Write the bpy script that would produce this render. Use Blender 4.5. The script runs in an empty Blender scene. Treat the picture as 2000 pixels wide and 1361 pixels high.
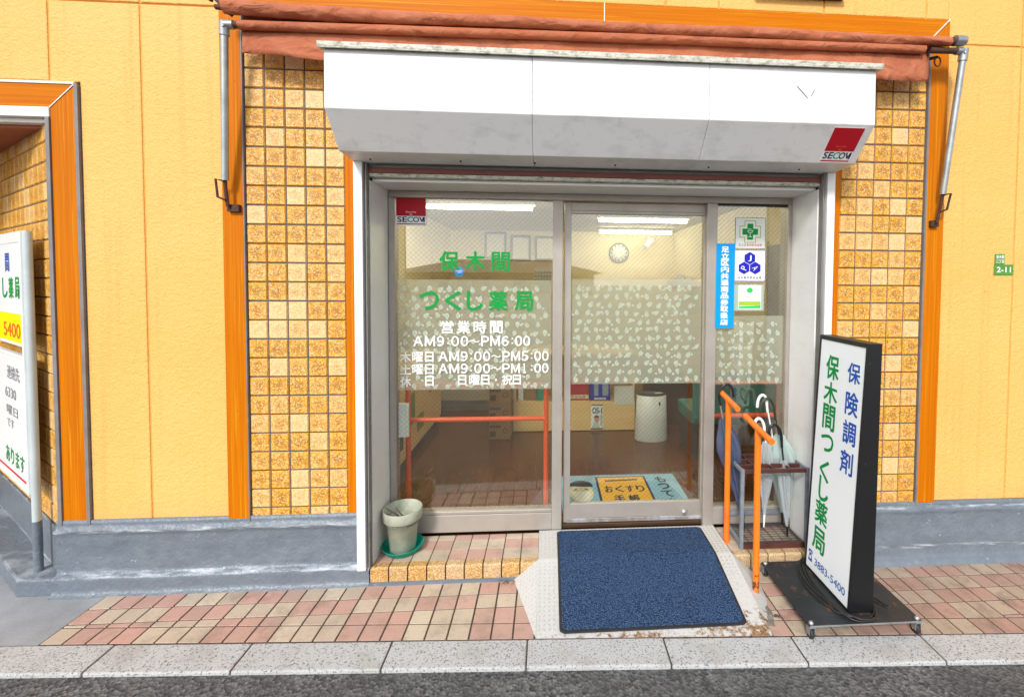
import bpy, bmesh, math, random
from mathutils import Matrix, Vector
random.seed(7)
S = bpy.context.scene
COL = S.collection

# ---------------------------------------------------------------- camera
cd = bpy.data.cameras.new("camera")
cam = bpy.data.objects.new("camera", cd); COL.objects.link(cam)
cd.sensor_fit = 'HORIZONTAL'; cd.sensor_width = 36.0
cd.lens = 895.04 / 2000 * 36
cd.shift_x = (1000 - 1132.62) / 2000
cd.shift_y = (579.22 - 680.5) / 2000
cd.clip_start = 0.05; cd.clip_end = 1000
_R = ((0.9976325, -0.0043585, -0.0686325), (-0.0684389, 0.0350045, -0.9970410), (0.0067481, 0.9993777, 0.0346234))
M = Matrix([list(r) for r in _R]).to_4x4(); M.translation = (-0.0975, -2.51, 1.6362)
cam.matrix_world = M
S.camera = cam
# ---------------------------------------------------------------- world, sun, exposure
W = bpy.data.worlds.new("World"); S.world = W; W.use_nodes = True
SUN_EL, SUN_AZ = math.radians(37), math.radians(200)      # azimuth from +Y, clockwise: behind the camera, a little left
wn = W.node_tree.nodes; wl = W.node_tree.links
sky = wn.new('ShaderNodeTexSky'); sky.sky_type = 'NISHITA'; sky.sun_disc = False
sky.sun_elevation = SUN_EL; sky.sun_rotation = SUN_AZ; sky.dust_density = 1.2; sky.air_density = 1.0; sky.ozone_density = 1.0
hs = wn.new('ShaderNodeHueSaturation'); hs.inputs['Saturation'].default_value = 0.40
bg = wn['Background']; bg.inputs['Strength'].default_value = 0.115
wl.new(sky.outputs[0], hs.inputs['Color']); wl.new(hs.outputs[0], bg.inputs['Color'])
sd = bpy.data.lights.new("sun", 'SUN'); sd.energy = 1.5; sd.angle = math.radians(10); sd.color = (1.0, 0.975, 0.94)
sun = bpy.data.objects.new("sun", sd); COL.objects.link(sun)
sdir = Vector((math.sin(SUN_AZ) * math.cos(SUN_EL), math.cos(SUN_AZ) * math.cos(SUN_EL), math.sin(SUN_EL)))
sun.rotation_euler = sdir.to_track_quat('Z', 'Y').to_euler(); sun.location = (-3, -8, 8)
S.view_settings.view_transform = 'Standard'; S.view_settings.look = 'None'
S.view_settings.gamma = 1.0; S.view_settings.exposure = 1.0
S.cycles.use_denoising = True
S.cycles.max_bounces = 10; S.cycles.transparent_max_bounces = 24
S.cycles.sample_clamp_indirect = 6.0

# ---------------------------------------------------------------- node helpers
class NT:
    def __init__(s, name):
        s.m = bpy.data.materials.new(name); s.m.use_nodes = True
        s.t = s.m.node_tree; s.b = s.t.nodes['Principled BSDF']; s.out = s.t.nodes['Material Output']
    def n(s, typ, **kw):
        nd = s.t.nodes.new(typ)
        for k, v in kw.items():
            if k == 'sockets':
                for a, b in v.items(): s.set(nd, a, b)
            else: setattr(nd, k, v)
        return nd
    def set(s, nd, key, v):
        sk = nd.inputs[key]
        if hasattr(v, 'is_output'): s.t.links.new(v, sk)
        else:
            if hasattr(sk.default_value, '__len__') and hasattr(v, '__len__') and len(v) == 3 and len(sk.default_value) == 4: v = (*v, 1)
            sk.default_value = v
    def coord(s, which='Object', scale=(1, 1, 1), rot=(0, 0, 0)):
        c = s.n('ShaderNodeTexCoord').outputs[which]
        mp = s.n('ShaderNodeMapping', sockets={'Vector': c, 'Scale': scale, 'Rotation': rot})
        return mp.outputs[0]
    def noise(s, scale, detail=4, rough=.55, vec=None, dist=0):
        return s.n('ShaderNodeTexNoise', sockets={'Vector': vec if vec is not None else s.coord(), 'Scale': scale, 'Detail': detail, 'Roughness': rough, 'Distortion': dist}).outputs['Fac']
    def math(s, op, a, b=0.0, clamp=False):
        nd = s.n('ShaderNodeMath', operation=op, use_clamp=clamp)
        s.set(nd, 0, a); s.set(nd, 1, b); return nd.outputs[0]
    def rng(s, v, a, b, c=0.0, d=1.0):
        return s.n('ShaderNodeMapRange', sockets={'Value': v, 'From Min': a, 'From Max': b, 'To Min': c, 'To Max': d}).outputs[0]
    def mix(s, f, a, b, mode='MIX'):
        nd = s.n('ShaderNodeMix', data_type='RGBA', blend_type=mode)
        s.set(nd, 0, f); s.set(nd, 6, a); s.set(nd, 7, b); return nd.outputs[2]
    def bump(s, h, strength=.5, dist=.002, prev=None):
        sk = {'Height': h, 'Strength': strength, 'Distance': dist}
        if prev is not None: sk['Normal'] = prev
        return s.n('ShaderNodeBump', sockets=sk).outputs[0]
    def attr(s, name):
        return s.n('ShaderNodeAttribute', attribute_name=name).outputs['Fac']
    def p(s, **kw):
        for k, v in kw.items(): s.set(s.b, {'spec': 'Specular IOR Level', 'col': 'Base Color', 'rough': 'Roughness', 'metal': 'Metallic', 'normal': 'Normal'}.get(k, k), v)
        return s.m

def plain(name, col, rough=.5, metal=0.0, var=.12, vs=9.0, bs=0.0, bscale=120, bd=.001, spec=.5):
    t = NT(name)
    c = t.mix(t.rng(t.noise(vs, 5), .3, .7), tuple(x * (1 - var) for x in col), tuple(min(1, x * (1 + var * .6)) for x in col))
    kw = dict(col=c, rough=rough, metal=metal, spec=spec)
    if bs: kw['normal'] = t.bump(t.noise(bscale, 3), bs, bd)
    return t.p(**kw)

MT = {}
# painted stucco siding
t = NT('yellow_stucco')
big = t.noise(1.3, 4); fine = t.noise(85, 3, .6); mid = t.noise(34, 2, .5)
c = t.mix(t.rng(big, .3, .7), (.78, .41, .095), (.82, .455, .125))
c = t.mix(t.math('MULTIPLY', t.rng(t.noise(5, 6, .7), .58, .8), .3), c, (.62, .33, .08))
sz = t.n('ShaderNodeSeparateXYZ', sockets={0: t.coord()}).outputs[2]
c = t.mix(t.math('MULTIPLY', t.rng(t.noise(1, 4, .6, vec=t.coord(scale=(16, 16, .45))), .54, .74), .42, True), c, (.60, .29, .06))
c = t.mix(t.math('MULTIPLY', t.rng(t.math('ADD', sz, t.math('MULTIPLY', t.noise(18, 4), .25)), .62, .42), .35, True), c, (.50, .30, .12))
MT['stucco'] = t.p(col=c, rough=.62, normal=t.bump(t.math('ADD', fine, t.math('MULTIPLY', mid, .8)), .7, .007))
t = NT('groove_paint'); MT['groove'] = t.p(col=t.mix(t.rng(t.noise(14, 4), .35, .7), (.74, .36, .07), (.66, .28, .045)), rough=.7)
# orange streaked glazed trim, along Z or along X
def trim(name, sc):
    t = NT(name)
    v = t.coord(scale=sc); st = t.noise(1, 4, .7, vec=v); st2 = t.noise(2.7, 2, .5, vec=v)
    c = t.mix(t.rng(st, .3, .7), (.46, .105, .0), (.60, .185, .0))
    c = t.mix(t.math('MULTIPLY', t.rng(st2, .60, .70), .55), c, (.68, .33, .012))
    c = t.mix(t.rng(t.noise(26, 5, .7), .62, .8), c, (.44, .10, .005))
    return t.p(col=c, rough=.5, spec=.10, normal=t.bump(st, .25, .002))
MT['trim_v'] = trim('orange_trim_upright', (75, 75, .7)); MT['trim_h'] = trim('orange_trim_level', (.7, 75, 75))
# rough glazed wall tile
def tilemat(name, pale, deep, dark):
    t = NT(name)
    tint = t.attr('tint'); uv = t.n('ShaderNodeTexCoord').outputs['UV']
    d = t.n('ShaderNodeVectorMath', operation='DISTANCE', sockets={0: uv, 1: (.5, .5, 0)}).outputs['Value']
    n1 = t.noise(38, 6, .7); n2 = t.noise(150, 3, .65)
    c = t.mix(t.rng(tint, .25, .75), pale, deep)
    cen = t.math('MULTIPLY', t.rng(t.math('SUBTRACT', d, t.math('MULTIPLY', t.math('SUBTRACT', n1, .5), .9)), .45, .08), t.rng(tint, .1, .9, .15, .85), True)
    c = t.mix(cen, c, dark)
    c = t.mix(t.math('MULTIPLY', t.rng(t.math('ADD', n2, t.math('MULTIPLY', t.math('SUBTRACT', n1, .5), .5)), .53, .62), t.rng(tint, 0, 1, .15, .85), True), c, dark)
    c = t.mix(t.math('MULTIPLY', t.rng(n2, .47, .40), .65, True), c, (.84, .64, .36))
    return t.p(col=c, rough=.42, normal=t.bump(t.math('ADD', n1, t.math('MULTIPLY', n2, .5)), .8, .006))
MT['wtile'] = tilemat('amber_wall_tile', (.76, .51, .22), (.71, .335, .012), (.36, .145, .008))
MT['nose'] = tilemat('amber_nosing_tile', (.50, .335, .185), (.50, .265, .060), (.22, .10, .02))
MT['mortar'] = plain('dark_mortar', (.10, .085, .075), .85, var=.3, vs=20)
# floor tile
t = NT('pavement_tile')
tint = t.attr('tint'); n1 = t.noise(160, 4, .6); n2 = t.noise(7, 6, .7); n3 = t.noise(3.2, 5, .65)
c = t.mix(tint, (.585, .495, .37), (.545, .32, .262))
c = t.mix(t.math('MULTIPLY', t.rng(n1, .5, .75), .45), c, (.33, .22, .15))
dx = t.n('ShaderNodeSeparateXYZ', sockets={0: t.coord()}).outputs[0]
amt = t.rng(dx, .6, 2.2, .42, .95)
c = t.mix(t.math('MULTIPLY', t.rng(n2, .5, .68), amt, True), c, (.15, .105, .080))
c = t.mix(t.math('MULTIPLY', t.rng(n3, .5, .7), t.math('MULTIPLY', amt, .7), True), c, (.24, .17, .11))
c = t.mix(t.math('MULTIPLY', t.rng(t.noise(38, 6, .75), .60, .74), .6, True), c, (.20, .15, .12))
c = t.mix(t.rng(dx, .7, 1.7, .05, .78), c, t.mix(.5, c, (.20, .135, .10)))
wn_ = t.n('ShaderNodeTexWhiteNoise', noise_dimensions='1D', sockets={'W': tint}).outputs['Value']
c = t.mix(t.math('MULTIPLY', wn_, .38), c, (.30, .225, .18))
MT['ftile'] = t.p(col=c, rough=.6, normal=t.bump(n1, .35, .002))
MT['grout'] = plain('floor_grout', (.085, .055, .042), .9, var=.35, vs=30)
# grey lumpy painted base course
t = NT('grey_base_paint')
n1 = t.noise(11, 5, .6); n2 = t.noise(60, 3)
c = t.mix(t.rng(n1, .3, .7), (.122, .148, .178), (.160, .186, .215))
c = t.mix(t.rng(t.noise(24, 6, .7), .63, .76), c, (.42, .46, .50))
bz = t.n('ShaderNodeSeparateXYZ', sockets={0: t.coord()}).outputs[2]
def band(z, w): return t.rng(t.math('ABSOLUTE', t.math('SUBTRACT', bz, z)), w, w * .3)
ridge_glint_wear = t.math('MAXIMUM', t.math('MULTIPLY', band(.324, .012), t.rng(t.noise(1, 5, .7, vec=t.coord(scale=(6, 6, 50))), .47, .66, 0, .75)), t.math('MULTIPLY', band(.100, .016), t.rng(t.noise(1, 5, .7, vec=t.coord(scale=(4, 4, 40))), .47, .68, 0, .8)), True)
c = t.mix(ridge_glint_wear, c, (.62, .67, .72))  # worn pale paint plus highlights painted along the ridge and ledge
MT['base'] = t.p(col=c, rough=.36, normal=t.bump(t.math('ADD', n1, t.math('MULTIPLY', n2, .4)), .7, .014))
MT['alley'] = plain('alley_concrete', (.30, .31, .325), .8, var=.22, vs=4, bs=.4, bscale=90, bd=.003)
MT['crumb'] = plain('crumbled_mortar', (.22, .20, .165), .95, var=.4, vs=30, bs=.6, bscale=120, bd=.004)
# kerb: pitted granite concrete
t = NT('kerb_concrete')
n1 = t.noise(120, 4, .7); n2 = t.noise(6, 5)
c = t.mix(t.rng(n1, .36, .47), (.10, .098, .095), (.48, .48, .475))
c = t.mix(t.math('MULTIPLY', t.rng(n2, .5, .75), .5), c, (.30, .285, .24))
MT['kerb'] = t.p(col=c, rough=.85, normal=t.bump(n1, .7, .004))
t = NT('asphalt')
v1 = t.n('ShaderNodeTexVoronoi', sockets={'Vector': t.coord(), 'Scale': 75.0}); n1 = t.noise(3, 4)
c = t.mix(t.n('ShaderNodeSeparateColor', sockets={0: v1.outputs['Color']}).outputs[0], (.034, .034, .035), (.175, .174, .174))
c = t.mix(t.rng(n1, .4, .75), c, (.058, .057, .057))
MT['asphalt'] = t.p(col=c, rough=.9, normal=t.bump(v1.outputs['Distance'], .9, .007))
# white painted steel with faint dirt
def whitepaint(name, col, dirt=.5, rough=.38):
    t = NT(name)
    d = t.math('MULTIPLY', t.rng(t.noise(1, 6, .7, vec=t.coord(scale=(3.5, 3.5, 9))), .50, .78), dirt, True)
    dr = t.math('MULTIPLY', t.rng(t.noise(1, 4, .6, vec=t.coord(scale=(22, 22, .9))), .60, .80), dirt * .55, True)
    return t.p(col=t.mix(dr, t.mix(d, col, tuple(x * .62 for x in col)), (.42, .38, .31)), rough=rough, normal=t.bump(t.noise(6, 2), .08, .01))
MT['shutter'] = whitepaint('white_shutter_steel', (.75, .75, .745), .8)
MT['jamb'] = whitepaint('white_jamb_paint', (.78, .77, .75), .3)
MT['lining'] = whitepaint('grey_jamb_lining', (.74, .73, .69), .25)
t = NT('mossy_cap')
n1 = t.noise(1, 6, .75, vec=t.coord(scale=(28, 28, 60)))
MT['cap'] = t.p(col=t.mix(t.rng(n1, .47, .66), (.58, .56, .48), (.18, .17, .085)), rough=.6)
MT['bead'] = plain('grey_bead', (.20, .185, .185), .5, var=.2)
MT['slot'] = plain('shutter_slot', (.20, .19, .175), .5, var=.2)
MT['redbar'] = plain('red_brown_bar', (.20, .045, .03), .5, var=.2, vs=3)
MT['dark'] = plain('dark_gap', (.02, .018, .016), .7)
# awning canvas
t = NT('awning_canvas')
n1 = t.noise(1, 3, .5, vec=t.coord(scale=(9, 16, 14), rot=(0, .35, 0)), dist=.6); n2 = t.noise(320, 2)
c = t.mix(t.rng(n1, .3, .7), (.40, .115, .052), (.47, .16, .082))
c = t.mix(t.math('MULTIPLY', t.rng(t.noise(7, 6, .7), .56, .74), .6), c, (.19, .055, .038))
MT['canvas'] = t.p(col=c, rough=.75, spec=.2, normal=t.bump(t.math('ADD', n1, t.math('MULTIPLY', n2, .05)), .85, .03))
MT['galv'] = plain('galvanised_pipe', (.42, .44, .44), .4, .75, var=.25, vs=14)
MT['rust'] = plain('rusty_iron', (.085, .035, .024), .75, .2, var=.5, vs=22, bs=.5, bscale=140)
# taupe anodised aluminium
t = NT('taupe_aluminium')
st = t.noise(1, 3, .6, vec=t.coord(scale=(6, 6, 160)))
MT['alu'] = t.p(col=t.mix(t.rng(t.noise(4, 5, .65), .35, .7), (.425, .385, .340), (.345, .308, .270)), rough=.42, metal=.35, normal=t.bump(st, .06, .002))
t = NT('kick_plate')
MT['kick'] = t.p(col=t.mix(t.rng(t.noise(8, 5, .7), .45, .6), (.42, .37, .33), (.62, .62, .66)), rough=.3, metal=.6)

def glassmat(name, wire=0.5, second=1.0, f0=.085):
    t = NT(name); t.t.nodes.remove(t.b)
    lw = t.n('ShaderNodeLayerWeight', sockets={'Blend': .5}).outputs['Facing']
    fr = t.math('ADD', f0, t.math('MULTIPLY', t.math('POWER', lw, 5.0), .9), True)
    tr = t.n('ShaderNodeBsdfTransparent', sockets={'Color': (.93, .95, .92)})
    gl = t.n('ShaderNodeBsdfGlossy', sockets={'Color': (1, 1, 1), 'Roughness': 0.0})
    mx = t.n('ShaderNodeMixShader', sockets={0: fr, 1: tr.outputs[0], 2: gl.outputs[0]})
    res = mx.outputs[0]
    if wire:
        xyz = t.n('ShaderNodeSeparateXYZ', sockets={0: t.coord()}); x, z = xyz.outputs[0], xyz.outputs[2]
        masks = []
        for sg, wgt in ((-1, 1.0), (1, second)):
            u = t.math('ADD', t.math('DIVIDE', x, .030), t.math('DIVIDE', z, sg * .029))
            fr_ = t.math('FRACT', u, 0)
            masks.append(t.math('MULTIPLY', t.math('LESS_THAN', fr_, .040), wgt))
        mk = t.math('MAXIMUM', masks[0], masks[1])
        df = t.n('ShaderNodeBsdfDiffuse', sockets={'Color': (.30, .21, .115, 1)})
        m2 = t.n('ShaderNodeMixShader', sockets={0: t.math('MULTIPLY', mk, wire), 1: res, 2: df.outputs[0]})
        res = m2.outputs[0]
    t.t.links.new(res, t.out.inputs[0]); return t.m
MT['glass'] = glassmat('wired_glass', .42)
MT['glass2'] = glassmat('wired_glass_slanted', .50, .4)
def seethru(name, col, alpha, rough=.6, emit=0):
    t = NT(name); t.t.nodes.remove(t.b)
    tr = t.n('ShaderNodeBsdfTransparent'); df = t.n('ShaderNodeBsdfDiffuse', sockets={'Color': (*col, 1)})
    tl = t.n('ShaderNodeBsdfTranslucent', sockets={'Color': (*col, 1)})
    a = t.n('ShaderNodeMixShader', sockets={0: .4, 1: df.outputs[0], 2: tl.outputs[0]})
    m = t.n('ShaderNodeMixShader', sockets={0: alpha, 1: tr.outputs[0], 2: a.outputs[0]})
    t.t.links.new(m.outputs[0], t.out.inputs[0]); return t.m
MT['film'] = seethru('frosted_film', (.84, .83, .76), .31)
MT['leaf'] = seethru('film_leaf_print', (.93, 1.0, .98), .86)
MT['leaf2'] = seethru('film_leaf_vein', (.55, .66, .60), .75)
MT['clear'] = seethru('clear_vinyl', (.62, .66, .68), .62)
MT['clearg'] = seethru('clear_green_vinyl', (.68, .82, .79), .6)
MT['tape'] = seethru('clear_backing', (.62, .78, .74), .6)
# lettering colours
def flat(name, col, rough=.5): return plain(name, col, rough, var=.04, spec=.2)
MT['green'] = flat('green_vinyl', (.0, .29, .05)); MT['white'] = flat('white_vinyl', (.86, .87, .87))
MT['signgreen'] = flat('sign_green', (.0, .26, .05)); MT['blue'] = flat('sign_blue', (.012, .085, .42))
MT['navy'] = flat('navy_ink', (.012, .015, .06)); MT['red'] = flat('sticker_red', (.46, .008, .02)); MT['teal'] = flat('teal_ink', (.0, .33, .27))
MT['sky'] = flat('banner_blue', (.0, .29, .78)); MT['lime'] = flat('lime_ink', (.33, .50, .03)); MT['cross'] = flat('cross_green', (.0, .29, .04))
MT['jpa'] = flat('deep_blue_ink', (.015, .015, .42)); MT['grey'] = flat('grey_ink', (.22, .22, .24)); MT['redt'] = flat('dull_red_ink', (.62, .03, .03))
MT['bgreen'] = flat('bright_green_ink', (.03, .52, .10)); MT['ylw'] = flat('sign_yellow', (.90, .76, .0)); MT['ored'] = flat('orange_red_ink', (.85, .13, .02))
MT['plate'] = plain('green_enamel', (.075, .26, .03), .35, var=.15, vs=40)
MT['paper'] = plain('white_paper', (.80, .80, .78), .7, var=.05)
t = NT('sign_face'); MT['face'] = t.p(col=t.mix(t.rng(t.noise(3, 5), .4, .7), (.86, .90, .91), (.82, .87, .89)), rough=.25)
t = NT('black_sign_paint')
n1 = t.noise(1, 6, .75, vec=t.coord(scale=(30, 30, 12)))
MT['black'] = t.p(col=t.mix(t.rng(n1, .66, .72), (.008, .008, .009), (.12, .11, .11)), rough=.42)
t = NT('black_base_plate')
n1 = t.noise(13, 6, .7)
MT['plateblk'] = t.p(col=t.mix(t.rng(n1, .57, .70), t.mix(t.rng(t.noise(5, 4), .35, .65), (.012, .014, .015), (.028, .030, .032)), (.20, .085, .035)), rough=.55, normal=t.bump(n1, .3, .003))
MT['rubber'] = plain('black_rubber', (.018, .018, .02), .6, var=.25)
MT['cable'] = plain('black_cable', (.02, .019, .018), .5, var=.4, vs=30)
MT['zinc'] = plain('zinc_bolt', (.55, .55, .55), .3, .8)
# blue loop mat
t = NT('blue_loop_mat')
vo = t.n('ShaderNodeTexVoronoi', sockets={'Vector': t.coord(scale=(1, 1.25, 1), rot=(0, 0, .6)), 'Scale': 130.0})
dd = vo.outputs['Distance']; n1 = t.noise(4, 5)
c = t.mix(t.rng(dd, .05, .62), (.125, .205, .355), (.022, .042, .095))
c = t.mix(t.math('MULTIPLY', t.rng(n1, .35, .75), .35), c, (.05, .10, .22))
MT['mat'] = t.p(col=c, rough=.95, spec=.05, normal=t.bump(dd, 1.0, -.010))
# ramp paint with rust towards its worn front right corner
t = NT('white_checker_steel')
xyz = t.n('ShaderNodeSeparateXYZ', sockets={0: t.coord()})
n1 = t.noise(26, 6, .75); n2 = t.noise(70, 4, .7)
near = t.math('MULTIPLY', t.rng(xyz.outputs[1], -.28, -.47), t.rng(xyz.outputs[0], .35, .9, .35, 1.0), True)
near = t.math('MAXIMUM', near, t.math('MULTIPLY', t.rng(xyz.outputs[1], -.42, -.475), .75, True))
ru = t.rng(t.math('ADD', n1, t.math('MULTIPLY', near, .26)), .68, .78)
c = t.mix(t.rng(n2, .55, .7), (.53, .52, .50), (.37, .355, .325))
c = t.mix(ru, c, t.mix(t.rng(n2, .35, .65), (.10, .045, .016), (.34, .19, .075)))
MT['ramp'] = t.p(col=c, rough=.5, normal=t.bump(n1, .2, .003))
t = NT('worn_tread')
dx = t.n('ShaderNodeSeparateXYZ', sockets={0: t.coord()}).outputs[0]
MT['loz'] = t.p(col=t.mix(t.rng(dx, -.2, .6), (.44, .435, .415), t.mix(t.noise(30, 4), (.28, .245, .19), (.40, .37, .32))), rough=.5)
# orange handrail paint with rust chips near the foot
t = NT('orange_rail_paint')
MT['orange'] = t.p(col=t.mix(t.rng(t.noise(9, 4), .35, .7), (.80, .15, .006), (.86, .21, .010)), rough=.4)
t = NT('orange_chipped_paint')
xyz = t.n('ShaderNodeSeparateXYZ', sockets={0: t.coord()})
ch = t.rng(t.math('ADD', t.noise(28, 6, .75), t.rng(xyz.outputs[2], .24, .0, 0, .30)), .70, .72)
MT['orange_r'] = t.p(col=t.mix(ch, (.83, .19, .008), (.12, .025, .015)), rough=.42, normal=t.bump(ch, .4, -.002))
MT['orange_in'] = plain('red_orange_rail', (.80, .085, .012), .35, var=.1)
MT['steel'] = plain('grey_painted_steel', (.20, .225, .26), .5, var=.25, vs=18)
MT['brown_steel'] = plain('brown_painted_steel', (.085, .024, .018), .5, var=.35, vs=16)
MT['mesh'] = plain('dark_wire', (.05, .05, .05), .5)
MT['navyfab'] = plain('navy_umbrella_cloth', (.055, .070, .125), .7, var=.3, vs=12)
MT['blkplas'] = plain('black_plastic', (.012, .012, .013), .3); MT['whtplas'] = plain('white_plastic', (.82, .83, .82), .3, var=.05)
MT['postw'] = plain('pale_grey_tube', (.50, .55, .555), .35, var=.08)
MT['olive'] = plain('olive_plastic', (.035, .04, .02), .35)
MT['pot'] = plain('chalky_green_plastic', (.41, .43, .335), .65, var=.22, vs=16)
MT['saucer'] = plain('green_saucer_plastic', (.0, .30, .20), .35, var=.12)
MT['soil'] = plain('dry_soil', (.20, .185, .15), .95, var=.5, vs=60, bs=.8, bscale=80, bd=.01)
MT['twig'] = plain('dead_twig', (.10, .065, .05), .9, var=.3, vs=40)
# interior
MT['iwall'] = plain('cream_wallpaper', (.78, .67, .41), .8, var=.06, vs=5)
MT['ilow'] = plain('beige_low_wall', (.50, .46, .36), .7, var=.08)
MT['iceil'] = plain('cream_ceiling', (.55, .48, .30), .85, var=.06)
t = NT('brown_floor')
g = t.noise(1, 5, .6, vec=t.coord(scale=(22, 2.2, 1)))
MT['ifloor'] = t.p(col=t.mix(t.rng(g, .3, .7), (.085, .024, .004), (.135, .043, .010)), rough=.24)
t = NT('maple_veneer')
g = t.noise(1, 5, .65, vec=t.coord(scale=(3, 3, 40)))
MT['maple'] = t.p(col=t.mix(t.rng(g, .3, .7), (.74, .49, .19), (.82, .59, .27)), rough=.4)
MT['kickb'] = plain('black_kickboard', (.028, .024, .024), .6)
MT['dkwood'] = plain('dark_brown_wood', (.060, .030, .013), .45, var=.3, vs=8)
MT['cardb'] = plain('brown_cardboard', (.30, .175, .075), .8, var=.12, vs=12)
MT['tealfab'] = plain('teal_upholstery', (.020, .165, .150), .6, var=.2)
MT['pvc'] = plain('pale_panel', (.66, .68, .64), .4, var=.05)
MT['binw'] = plain('white_bin_plastic', (.70, .71, .69), .35, var=.06)
MT['skin'] = plain('printed_skin', (.55, .28, .18), .6, var=.15, vs=60); MT['cream'] = plain('mat_cream', (.72, .66, .42), .85, var=.1, vs=60)
MT['matblue'] = plain('mat_sky_blue', (.25, .46, .60), .95, var=.2, vs=90, bs=.5, bscale=250); MT['matyel'] = plain('mat_yellow', (.80, .42, .02), .95, var=.12, vs=90)
MT['matink'] = plain('mat_dark_ink', (.025, .025, .03), .95); MT['pink'] = flat('pink_print', (.50, .10, .16)); MT['leafp'] = flat('leaf_print', (.16, .25, .05))
MT['brick'] = plain('soffit_red', (.36, .11, .06), .7, var=.15)
t = NT('lamp_tube'); t.b.inputs['Emission Color'].default_value = (1, .93, .70, 1); t.b.inputs['Emission Strength'].default_value = 23.0
MT['tube'] = t.p(col=(.9, .9, .85))
MT['roof'] = plain('brown_roof', (.17, .095, .065), .7, var=.2, vs=2); MT['hwall'] = plain('beige_house_wall', (.45, .38, .28), .8, var=.15, vs=1)
MT['pole'] = plain('grey_pole', (.24, .24, .23), .8); MT['hglass'] = plain('dark_window', (.03, .035, .04), .15)

# ---------------------------------------------------------------- mesh helpers
_tc = {}
def text_mesh(body, off):
    k = (body, off)
    if k not in _tc:
        c = bpy.data.curves.new('lettering', 'FONT'); c.body = body; c.size = 1; c.offset = off; c.resolution_u = 3
        o = bpy.data.objects.new('lettering', c); COL.objects.link(o)
        m = bpy.data.meshes.new_from_object(o.evaluated_get(bpy.context.evaluated_depsgraph_get()))
        vs = [v.co.copy() for v in m.vertices]; fs = [list(p.vertices) for p in m.polygons]
        bpy.data.objects.remove(o); bpy.data.curves.remove(c); bpy.data.meshes.remove(m)
        x0, x1 = min(v.x for v in vs), max(v.x for v in vs); y0, y1 = min(v.y for v in vs), max(v.y for v in vs)
        _tc[k] = ([((v.x - x0) / (x1 - x0), (v.y - y0) / (y1 - y0)) for v in vs], fs, (x1 - x0) / (y1 - y0))
    return _tc[k]

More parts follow.
